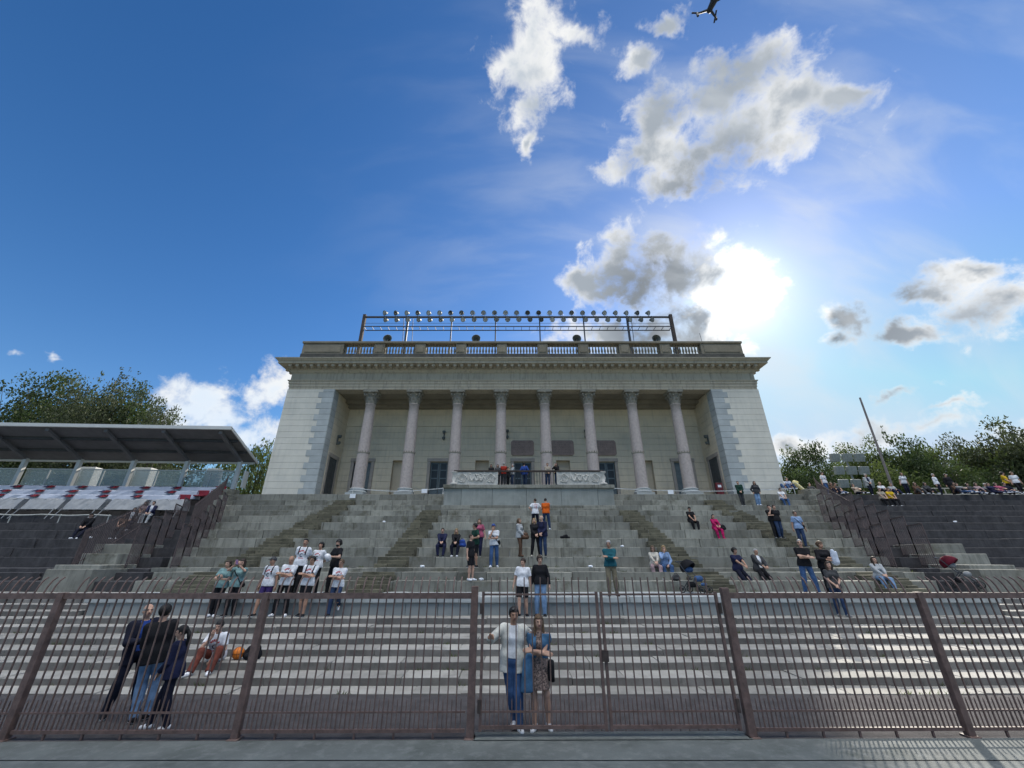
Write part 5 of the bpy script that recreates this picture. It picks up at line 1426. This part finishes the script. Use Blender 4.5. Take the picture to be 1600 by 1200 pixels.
person('man in white printed shirt and jeans leaning on the wall, right end of group', 14.62, wb, 519, 6, 1.70, 'crossed', ('tee', 'white'), ('trousers', 'djeans'), 'black', ('short', 'hlb'), tone='m', h=M_, extra=('print', 'shades'), group=GB, feet='lean')
person('tall man with shades on head, white printed shirt, standing on the ledge', 15.5, 1.46, 459, 8, 1.84, 'behind', ('tee', 'white'), ('trousers', 'black'), 'black', ('buzz', 'hblack'), tone='m', h=M_, extra=('print', 'straps', 'headshades'), group=GB)
person('dark haired youth looking down, white printed shirt, standing on the ledge', 15.7, 1.46, 488, -5, 1.72, 'behind', ('tee', 'white'), ('trousers', 'black'), 'black', ('curly', 'hblack'), tone='m', h=M_, extra=('print',), group=GB, head=(0, 22))
hi = person('bearded man in black polo shirt holding a white helmet', 15.45, 1.46, 517, -35, 1.80, 'hold', ('tee', 'black'), ('trousers', 'black'), 'black', ('curly', 'hblack'), h=M_, extra=('beard',), group='people on the ledge')
hc = to_world(hi[1], (hi[1]['wr'][0] + hi[1]['wr'][1]) / 2 + [0, .09, .0])
S_ = Sdf(); S_.ell([0, 0, 0], [.12, .14, .12]); S_.sub(lambda X: -.07 - X[..., 2]); me = np_mesh('helmet', [S_.mesh(.012)], [mat('white_helmet', (.75, .75, .76), .3)]); o = bpy.data.objects.new('helmet', me); COL.objects.link(o); o.location = hc; o.rotation_euler = (R(-60), 0, R(-60)); tag(o, 'white helmet in the hands of the man in black polo', 'helmet')
S2 = Sdf(); S2.ell([0, .075, .0], [.085, .075, .045]); o2 = bpy.data.objects.new('visor', np_mesh('visor', [S2.mesh(.012)], [GLASSD])); COL.objects.link(o2); o2.parent = o
person('woman in teal grey top and black trousers turned to her companion', 14.45, wb, 332, 10, 1.66, 'phone', ('tee', 'tealg'), ('trousers', 'black'), 'white', ('pony', 'hbrown'), fem=True, h=M_, group='two women at the wall', lean=(-4, 0))
wp = person('woman raising a pink phone to photograph, black bag across her chest', 14.5, wb, 358, 6, 1.70, 'photo', ('tee', 'tealg'), ('trousers', 'black'), 'black', ('long', 'hbrown'), fem=True, h=M_, group='two women at the wall', extra=('crossbag',))
phone(wp, 'pink phone held up by the woman photographing', .1, mat('pink_phone', (.55, .3, .55), .4))
person('youth in white football shirt and black shorts behind the couple', 14.45, wb, 818, -4, 1.72, 'down', ('tee', 'white'), ('shorts', 'black'), 'black', ('crew', 'hbrown'), h=M_, group='two youths behind the couple', extra=('backprint',) * 0)
person('youth in black sweater and light blue jeans behind the couple', 14.5, wb, 846, -12, 1.80, 'down', ('long', 'black'), ('trousers', 'ljeans'), 'black', ('curly', 'hbrown'), h=M_, group='two youths behind the couple')
person('grey haired man in teal sweater, khaki trousers and sunglasses, arms crossed', 15.0, 1.46, 959, -5, 1.76, 'crossed', ('long', 'teal'), ('trousers', 'khaki'), 'brown', ('short', 'hgrey'), tone='m', h=M_, extra=('shades',))
y, z = up(3, .3); person('slim man in blue cap, white shirt and jeans, hand at his chin', y, z, 772, 0, 1.78, 'chin', ('tee', 'white'), ('trousers', 'jeans'), 'white', ('cap', 'blue'), tone='m', h=M_, extra=('crossbag',))
y, z = up(1, .15); person('boy in black shirt and black shorts in profile', y, z, 734, 65, 1.72, 'down', ('tee', 'black'), ('shorts', 'black'), 'white', ('buzz', 'hbrown'), h=M_)
y, z = up(3, .4); person('stocky man in dark green shirt and black shorts looking left', y, z, 741, -55, 1.82, 'bag', ('tee', 'dgreen'), ('shorts', 'black'), 'black', ('crew', 'hblack'), tone='m', h=M_, extra=('shades',))
y, z = up(4, .3); person('woman in pink top behind the man in dark green', y, z, 748, -10, 1.68, 'down', ('tee', 'pink'), ('trousers', 'navy'), 'black', ('bob', 'hlb'), fem=True, h=F_)
sit('man in navy jacket sitting with clasped hands, left of the middle', 5, 4, 689, 6, 1.76, 'knees', ('jacket', 'navy'), ('trousers', 'navy'), 'black', ('short', 'hbrown'), h=M_)
sit('blonde woman in black jacket sitting beside the man in navy', 5, 4, 711, 4, 1.70, 'knees', ('jacket', 'black'), ('trousers', 'dnavy'), 'white', ('long', 'hblond'), fem=True, h=M_)
bag(721, 21.2, 3.14, .35, .4, 'blue', 'bright blue bag on the step beside the blonde seated woman', 'tote_bag')
y, z = up(4, .2); person('woman in white jacket with brown shoulder bag facing right', y, z, 812, 60, 1.70, 'front', ('jacket', 'lgrey'), ('trousers', 'brown'), 'brown', ('bob', 'hlb'), fem=True, h=M_)
bag(820, 19.72, 3.45, .34, .32, 'brown', 'brown shoulder bag hanging on the woman in white jacket', 'handbag')
person('blonde woman in black jacket and black trousers, middle of the terrace', 19.75, 2.70, 837, 12, 1.70, 'front', ('jacket', 'black'), ('trousers', 'black'), 'cream', ('bob', 'hblond'), fem=True, h=M_, feet='wide')
person('older man in navy jacket with backpack beside the blonde woman', 19.72, 2.70, 850, -25, 1.82, 'front', ('jacket', 'navy'), ('trousers', 'djeans'), 'black', ('rim', 'hgrey'), h=M_, extra=('straps',))
y, z = up(7, .15); person('person from behind in white shirt with red lettering below the podium', y, z, 837, 188, 1.74, 'hips', ('tee', 'white'), ('trousers', 'dnavy'), 'black', ('buzz', 'hbrown'), h=F_ * .85, extra=('backprint',), feet='wide')
person('man in bright orange shirt below the podium', y, z, 854, 172, 1.76, 'front', ('long', 'orange'), ('trousers', 'djeans'), 'white', ('buzz', 'hbrown'), h=F_ * .85, feet='wide')
sit('woman in cream sweater and mauve trousers sitting, wearing sunglasses', 3, 1, 1026, -8, 1.68, 'knees', ('long', 'cream'), ('trousers', 'mauve'), 'white', ('bob', 'hlb'), fem=True, h=M_, extra=('shades',))
sit('person in light blue shirt and jeans sitting beside the stroller, hand on face', 3, 1, 1042, -4, 1.72, 'mouth', ('long', 'skyb'), ('trousers', 'jeans'), 'black', ('bob', 'hblond'), fem=True, h=M_, lean=(0, 14))
bag(1057, 17.3, 1.83, .3, .25, 'dgrey', 'small dark bag with white papers at the feet of the seated pair', 'handbag')
sit('man in dark cap and black shirt sitting high on the terrace', 8, 7, 1083, 5, 1.76, 'lap', ('tee', 'black'), ('trousers', 'black'), 'black', ('cap', 'hblack'), tone='m', h=F_ * .85)
sit('woman dressed all in magenta sitting on the terrace', 7, 6, 1122, 0, 1.66, 'lap', ('long', 'magenta'), ('trousers', 'magenta'), 'magenta', ('pony', 'hblack'), fem=True, h=F_ * .85, lean=(0, -8))
bag(1129, 23.7, 4.12, .4, .3, 'black', 'black bag on the step beside the woman in magenta', 'handbag')
sit('man in navy short sleeved shirt sitting above the gate post', 2, 0, 1160, 15, 1.78, 'knees', ('tee', 'navy'), ('trousers', 'dnavy'), 'white', ('curly', 'hblack'), tone='m', h=M_, fo=((.14, .5, .075), (-.12, .62, .075)))
sit('man in dark jacket over white printed shirt sitting, leaning back', 2, 0, 1194, 8, 1.76, 'lap', ('open', 'dgrey'), ('trousers', 'black'), 'black', ('buzz', 'hgrey'), tone='m', h=M_, extra=(('inner', 'white'), 'openfront'), lean=(-8, -10))
person('stocky man in black shirt and sunglasses standing with arms crossed', 15.5, 1.46, 1270, -12, 1.82, 'crossed', ('tee', 'black'), ('trousers', 'jeans'), 'brown', ('buzz', 'hgrey'), h=M_, extra=('shades',), feet='wide')
person('curly haired woman in dark jacket holding a white cloth', 15.4, 1.46, 1304, -14, 1.74, 'hold', ('jacket', 'black'), ('trousers', 'black'), 'white', ('curly', 'hlb'), tone='m', fem=True, h=M_)
S_ = Sdf(); S_.cone([0, 0, 0], [.03, .02, -.34], .06, .12, k=.05); S_.cone([.1, 0, -.05], [.08, .02, -.3], .05, .07, k=.04)
o = bpy.data.objects.new('white_cloth', np_mesh('white_cloth', [S_.mesh(.015)], [cloth((.62, .68, .78))])); COL.objects.link(o); o.location = (X_at(1300, 15.1, 2.8), 15.08, 2.85); tag(o, 'white cloth held by the curly haired woman', 'cloth')
person('person in dark top and blue jeans standing below the curly haired woman', 14.5, wb, 1318, -14, 1.62, 'front', ('tee', 'dgrey'), ('trousers', 'djeans'), 'grey', ('long', 'hbrown'), fem=True, h=M_)
sit('dark haired woman in white top and light jeans sitting alone at right', 1, 0, 1382, -14, 1.68, 'knees', ('long', 'lgrey'), ('trousers', 'ljeans'), 'grey', ('long', 'hbrown'), fem=True, h=M_, fo=((.12, .55, .075), (-.10, .62, .075)), head=(10, 10))
y, z = up(6, .15); GD = 'people on the right part of the terrace'
person('man in black shirt with hand on face, left of a pair', y, z, 1214, -10, 1.74, 'chin', ('tee', 'black'), ('trousers', 'black'), 'black', ('short', 'hblack'), h=F_ * .85, group=GD)
person('man in black printed shirt and dark jeans, right of a pair', y - .12, z, 1221, 0, 1.72, 'behind', ('tee', 'black'), ('trousers', 'djeans'), 'black', ('short', 'hbrown'), h=F_ * .85, group=GD)
y, z = up(5, .5); person('man in grey blue shirt with camera bag on the right terrace', y, z, 1256, -5, 1.78, 'down', ('tee', 'skyb'), ('trousers', 'djeans'), 'black', ('short', 'hbrown'), tone='m', h=F_ * .85, extra=('crossbag',), group=GD)
sit('man in white shirt and jeans sitting near the building corner', 12, 11, 1226, -5, 1.74, 'lap', ('tee', 'white'), ('trousers', 'jeans'), 'white', ('short', 'hblack'), h=F_, group=GD)
y, z = up(11, .3); person('man in dark green jacket standing by the right building wall', y, z, 1162, -20, 1.74, 'front', ('jacket', 'dgreen'), ('trousers', 'dgrey'), 'black', ('buzz', 'hblack'), h=F_ * .85, group=GD)
person('woman in denim jacket and pale jeans by the right building wall', y, z, 1186, -10, 1.72, 'pockets', ('jacket', 'dgrey'), ('wide', 'ljeans'), 'white', ('long', 'hbrown'), fem=True, h=F_ * .85, group=GD)
# balcony
GE = 'people on the balcony'; bz = 5.62 + 1.86; by = 29.4
person('short dark haired girl at the left end of the balcony', by, bz, 767, 0, 1.64, 'front', ('jacket', 'black'), ('trousers', 'black'), 'black', ('bob', 'hblack'), fem=True, h=F_, group=GE)
person('second dark haired girl on the balcony beside the red shirt', by, bz, 777, 4, 1.62, 'front', ('jacket', 'dgrey'), ('trousers', 'black'), 'black', ('bob', 'hblack'), fem=True, h=F_, group=GE)
person('grey haired man in red shirt on the balcony, seen from behind', by + .1, bz, 786, 170, 1.78, 'front', ('long', 'red'), ('trousers', 'dgrey'), 'black', ('short', 'hgrey'), h=F_, group=GE)
person('small person in dark coat behind the red shirt on the balcony', by + .5, bz, 793, 30, 1.55, 'down', ('jacket', 'black'), ('trousers', 'black'), 'black', ('short', 'hblack'), h=F_, group=GE)
person('person in pale grey shirt turned sideways on the balcony', by, bz, 801, -70, 1.64, 'phone', ('long', 'lgrey'), ('trousers', 'djeans'), 'black', ('short', 'hgrey'), h=F_, group=GE)
person('man in blue jacket with dark bag in front of the middle door', by, bz, 820, 165, 1.76, 'pockets', ('jacket', 'blue'), ('trousers', 'djeans'), 'black', ('short', 'hblack'), h=F_, group=GE, extra=('crossbag',))
person('person in beige shirt on the balcony beside a column', by, bz, 856, 10, 1.74, 'front', ('long', 'beige'), ('trousers', 'djeans'), 'black', ('short', 'hlb'), h=F_, group=GE)
person('woman in black top raising a phone at the right of the balcony', by, bz, 871, -40, 1.74, 'mouth', ('long', 'black'), ('trousers', 'djeans'), 'black', ('long', 'hbrown'), fem=True, h=F_, group=GE)
# right stand, top rows
GF = 'spectators on the top of the right stand'
def top_sit(label, px, top, bottom, hair, face=-10, fem=False, pose='lap', back=0, y=31.2, z=7.1, H=1.74, shoes='white', fo=None, tone='l', seat=.1, **k):
    return person(label, y, z, px, face, H, pose, (k.pop('kind', 'tee'), top), ('trousers', bottom), shoes, hair, fem=fem, h=F_, seat=seat, feet=fo or ((.16, .62, .075), (-.14, .68, .075)), lean=(0, back), group=GF, tone=tone, **k)
def top_st(label, px, top, bottom, hair, face=-10, fem=False, pose='down', y=31.0, z=7.1, H=1.76, **k):
    return person(label, y, z, px, face, H, pose, (k.pop('kind', 'tee'), top), ('trousers', bottom), 'white', hair, fem=fem, h=F_, group=GF, **k)
FL = ((.14, .85, .075), (-.12, .92, .075))
top_sit('spectator in white shirt sitting closest to the building', 1224, 'white', 'jeans', ('short', 'hblack'), z=7.45)
top_sit('spectator in striped blue white shirt near the yellow flag', 1234, 'strp', 'djeans', ('short', 'hbrown'), z=7.45)
top_sit('slumped spectator in dark jacket right of the yellow flag', 1272, 'dgrey', 'jeans', ('short', 'hblack'), back=-20, fo=FL, kind='jacket')
top_st('man in white printed shirt and jeans standing on the right stand', 1294, 'white', 'jeans', ('short', 'hblack'), face=15, extra=('print',))
top_sit('seated spectator in maroon beside the standing man in white print', 1304, 'brown', 'dnavy', ('bob', 'hbrown'), fem=True)
top_sit('spectator in blue jeans stretching out legs near the light board', 1312, 'dgrey', 'jeans', ('short', 'hbrown'), fo=FL, back=-15)
top_sit('reclining spectator in brown top with bare arms below the light board', 1342, 'beige', 'dnavy', ('long', 'hbrown'), fem=True, back=-35, fo=FL)
top_st('man in navy gilet over white sleeves below the light board', 1364, 'lgrey', 'dnavy', ('short', 'hgrey'), kind='open', extra=(('inner', 'navy'), 'openfront'), y=31.4, pose='front', H=1.7)
top_sit('spectator in white shirt sitting left of the pole foot', 1381, 'white', 'black', ('short', 'hblond'))
top_sit('spectator in pale lilac shirt sitting below the pole foot', 1398, 'lgrey', 'navy', ('short', 'hbrown'), y=31.5)
top_st('person in white top and dark trousers bent forward right of the pole', 1420, 'white', 'dnavy', ('long', 'hbrown'), fem=True, lean=(0, 10), H=1.66, y=30.75)
top_sit('seated woman in maroon jacket right of the pole', 1436, 'brown', 'dgrey', ('long', 'hbrown'), fem=True, kind='jacket')
top_sit('seated person in grey jacket left of the cream railing', 1452, 'dgrey', 'black', ('bob', 'hblack'), fem=True, kind='jacket')
top_sit('person in beige shirt sitting one row lower beside yellow shirt', 1384, 'beige', 'black', ('short', 'hblack'), y=29.95, z=6.06, seat=.5, fo=((.13, .45, .075), (-.1, .5, .075)))
top_sit('person in bright yellow shirt sitting one row lower', 1398, 'yellow', 'black', ('short', 'hbrown'), y=29.95, z=6.06, seat=.5, fo=((.13, .45, .075), (-.1, .5, .075)))
top_st('man in long white shirt standing in front of the cream railing', 1472, 'white', 'dnavy', ('short', 'hgrey'), kind='long', y=31.6, face=25)
top_st('man in black jacket standing in front of the cream railing', 1492, 'black', 'black', ('short', 'hblack'), kind='jacket', y=31.8, H=1.8)
for i, (px, tc_, bc, fm, bk, yy, lab) in enumerate((
    (1497, 'brown', 'dnavy', 1, 0, 31.1, 'dark haired spectator in brown seated below the man in black'), (1507, 'grey', 'jeans', 1, -40, 30.75, 'spectator in grey top lying back with jeans stretched out'), (1522, 'dgrey', 'djeans', 1, -20, 31.2, 'spectator in dark grey lounging in the right hand crowd'), (1534, 'mauve', 'black', 1, -10, 31.3, 'spectator in mauve top in the right hand crowd'), (1547, 'grey', 'black', 0, 0, 31.6, 'grey haired spectator sitting against the railing'), (1556, 'navy', 'navy', 0, -25, 31.0, 'spectator all in navy lounging at the right'), (1568, 'pink', 'djeans', 1, -30, 30.8, 'spectator in pink top lying back at the right'), (1580, 'dnavy', 'black', 0, -15, 31.0, 'dark dressed spectator sitting below the yellow scarf'))):
    top_sit(lab, px, tc_, bc, ('long' if fm else 'short', 'hbrown' if i % 2 else ('hgrey' if i == 4 else 'hblack')), fem=bool(fm), back=bk, y=yy, fo=FL if bk < -12 else None, kind='long')
top_st('man in yellow shirt at the far right with dark hair', 1582, 'yellow', 'black', ('curly', 'hblack'), face=20, y=31.3, pose='front', H=1.82)
top_st('man in white shirt with dark trousers at the far right edge', 1598, 'white', 'black', ('short', 'hlb'), face=-20, y=30.9)
S_ = Sdf(); S_.cone([0, 0, .0], [.45, -.1, -.5], .16, .10, k=.1); S_.cone([.0, 0, .1], [.2, 0, .05], .12, .1, k=.05)
o = bpy.data.objects.new('flag', np_mesh('flag', [S_.mesh(.025)], [mat('yellow_white_flag', (.72, .55, .05), .8, var=.2, scale=9, col2=(.7, .66, .5))])); COL.objects.link(o); o.location = (X_at(1241, 31, 8.1), 31.0, 8.0); tag(o, 'yellow and white flag bundled beside the seated spectators near the building', 'flag')
# left dark stand
GH = 'spectators on the left dark stand'
sit('spectator in black jacket and cap sitting alone on left dark stand', 7, 6, 127, 20, 1.78, 'lap', ('jacket', 'black'), ('trousers', 'dnavy'), 'white', ('cap', 'hblack'), h=F_, fo=((.13, .6, .075), (-.1, .66, .075)), group=GH)
sit('spectator in brown top with bag on the left dark stand', 7, 6, 182, 25, 1.7, 'knees', ('tee', 'brown'), ('trousers', 'dgrey'), 'white', ('long', 'hblack'), fem=True, h=F_, group=GH, tone='m')
sit('spectator in black and white top next to the brown top', 8, 7, 198, 25, 1.7, 'lap', ('open', 'black'), ('trousers', 'dnavy'), 'white', ('short', 'hblack'), h=F_, group=GH, extra=(('inner', 'white'), 'openfront'))
sit('spectator in pale pink top behind the left lattice fence', 9, 8, 216, 25, 1.7, 'knees', ('tee', 'mauve'), ('trousers', 'lgrey'), 'white', ('short', 'hblack'), h=F_, group=GH, tone='m')
sit('spectator in white shirt and dark gilet behind the left lattice fence', 9, 8, 229, 20, 1.76, 'lap', ('open', 'navy'), ('trousers', 'lgrey'), 'white', ('short', 'hblack'), h=F_, group=GH, extra=(('inner', 'white'), 'openfront'))

# ------------------------------------------------------------------ pushchairs, drone, litter
def stroller(px, y, z, rz, c1, c2, lab):
    t = thing('stroller', lab, 'stroller', (X_at(px, y, z), y, z), R(rz))
    fr = MB()
    for sx in (-.24, .24):
        fr.tube([(sx, -.38, .12), (sx, .10, .62), (sx, .38, 1.02), (sx, .50, 1.05)], .016, 6); fr.tube([(sx, .36, .12), (sx, -.02, .55)], .016, 6)
    fr.tube([(-.24, .5, 1.05), (.24, .5, 1.05)], .02, 6); fr.tube([(-.24, -.30, .2), (.24, -.30, .2)], .012, 5); fr.tube([(-.24, .36, .12), (.24, .36, .12)], .012, 5); fr.build('frame', RIGM, t)
    S_ = Sdf(); S_.cone([-.12, -.18, .48], [.12, -.18, .48], .10, k=.08); S_.cone([-.12, .14, .78], [.12, .14, .78], .10, k=.25); S_.cone([-.12, -.34, .30], [.12, -.34, .30], .05, k=.12)
    o = bpy.data.objects.new('seat', np_mesh('seat', [S_.mesh(.018)], [C_(c2)])); COL.objects.link(o); o.parent = t
    S_ = Sdf(); S_.ell([0, .16, .86], [.25, .30, .27]); S_.sub(lambda X: .82 - X[..., 2] - (X[..., 1] - .1) * .55); S_.sub(lambda X: -(np.linalg.norm((X - [0, .06, .80]) / [.22, .30, .22], axis=-1) - 1) * .2)
    o = bpy.data.objects.new('hood', np_mesh('hood', [S_.mesh(.018)], [C_(c1)])); COL.objects.link(o); o.parent = t
    S_ = Sdf(); S_.cone([-.15, .1, .28], [.15, .1, .28], .10, k=.05); o = bpy.data.objects.new('basket', np_mesh('basket', [S_.mesh(.02)], [C_('black')])); COL.objects.link(o); o.parent = t
    for sx in (-.27, .27):
        for yy in (-.38, .36):
            w = MB(); w.tube([(sx + .0, yy + .11 * math.cos(a), .125 + .11 * math.sin(a)) for a in np.linspace(0, 6.283, 17)], .018, 5, cap=False); w.tube([(sx - .02, yy, .125), (sx + .02, yy, .125)], .05, 8); w.build('wheel', BLACKM, t)
stroller(1088, 16.3, 1.46, 40, 'black', 'jeans', 'black stroller with blue seat standing on the ledge right of the seated pair')
stroller(1510, 16.6, 1.6, 35, 'wine', 'grey', 'dark red stroller with grey seat at the right end of the ledge')
dr = thing('drone', 'small dark quadcopter drone hovering in the sky at the top edge', 'drone', tuple(ray(1112, 9) * 11.0 + np.array([0, 0, HC])), R(8))
DM = mat('drone_grey', (.045, .048, .055), .5)
S_ = Sdf(); S_.cone([0, -.07, 0], [0, .07, .01], .062, .05, k=.03); S_.ell([0, -.11, -.01], [.045, .04, .035]); o = bpy.data.objects.new('body', np_mesh('body', [S_.mesh(.008)], [DM])); COL.objects.link(o); o.parent = dr
for sx in (-1, 1):
    for sy in (-1, 1):
        a = MB(); a.tube([(sx * .03, sy * .07, 0), (sx * .19, sy * .16, .03)], [.024, .016], 6); a.tube([(sx * .19, sy * .16, -.05), (sx * .19, sy * .16, .05)], .022, 7); a.build('arm', DM, dr)
        a = MB(); a.box(-.10, .10, -.014, .014, -.003, .003, 0); a.build('propeller', DM, dr, loc=(sx * .19, sy * .16, .055), rot=(0, R(6), R(40 * sx + 30 * sy)))
S_ = Sdf(); S_.ell([0, -.15, -.045], [.022, .022, .022]); o = bpy.data.objects.new('camera_gimbal', np_mesh('camera_gimbal', [S_.mesh(.006)], [BLACKM])); COL.objects.link(o); o.parent = dr
for i, (px, y, z, lab) in enumerate(((660, 18.3, 2.275, 'white paper cup litter on the terrace step left of the stairs'), (923, 18.3, 2.275, 'crumpled white litter on the step near the teal sweater man'), (752, 17.2, 1.835, 'white litter near the shoes of the boy in black'), (972, 21.2, 3.15, 'tiny white litter high on the middle steps'), (1493, 25.1, 4.63, 'white litter on the right dark stand'), (140, 22.5, 3.62, 'white paper lying on the left dark stand'), (600, 24.9 + .2, 4.63, 'small white litter on the left upper steps'))):
    r_ = np.random.default_rng(i); m = MB(); m.lathe([(.02, 0), (.06, .015), (.075, .05), (.05, .085), (.015, .09)], n=9); m.v = [(x * 1.3 + r_.uniform(-.02, .02), yv + r_.uniform(-.02, .02), zv + r_.uniform(-.008, .008)) for x, yv, zv in m.v]
    o = m.build('crumpled_paper', PAPER, loc=(X_at(px, y, z), y, z + .005)); tag(o, lab, 'litter', 'litter on the steps')
S_ = Sdf(); S_.cone([-.2, 0, .06], [.22, 0, .05], .07, .05, k=.05); S_.cone([-.05, 0, .1], [.08, 0, .14], .07, k=.06); S_.sub(lambda X: -X[..., 2])
o = bpy.data.objects.new('dropped_jacket', np_mesh('dropped_jacket', [S_.mesh(.02)], [C_('black')])); COL.objects.link(o); o.location = (X_at(883, 22.5, 3.61), 22.5, 3.615); tag(o, 'crumpled black jacket lying on the step right of the standing couple', 'jacket')

# weeds in the joints of the steps
wd_ = MB(); r_ = np.random.default_rng(5)
for k in range(150):
    i = int(r_.integers(0, len(LOW) + 11))
    yv, zv = (LOW[i] if i < len(LOW) else UP[i - len(LOW) + 1]); x = r_.uniform(-15, 17)
    zb = (0 if i == 0 else (LOW[i - 1][1] if i < len(LOW) else UP[i - len(LOW)][1]))
    for q in range(int(r_.integers(5, 14))):
        a = r_.uniform(0, 6.28); hh = r_.uniform(.03, .13); dx = math.cos(a) * hh * .7; dy = -abs(math.sin(a)) * hh * .6; xx = x + r_.uniform(-.12, .12)
        wd_.add([(xx - .008, yv - .02, zb), (xx + .008, yv - .02, zb), (xx + dx, yv - .03 + dy, zb + hh)], [(0, 1, 2)])
tag(wd_.build('weeds', LEAFM[1]), kind='stuff')
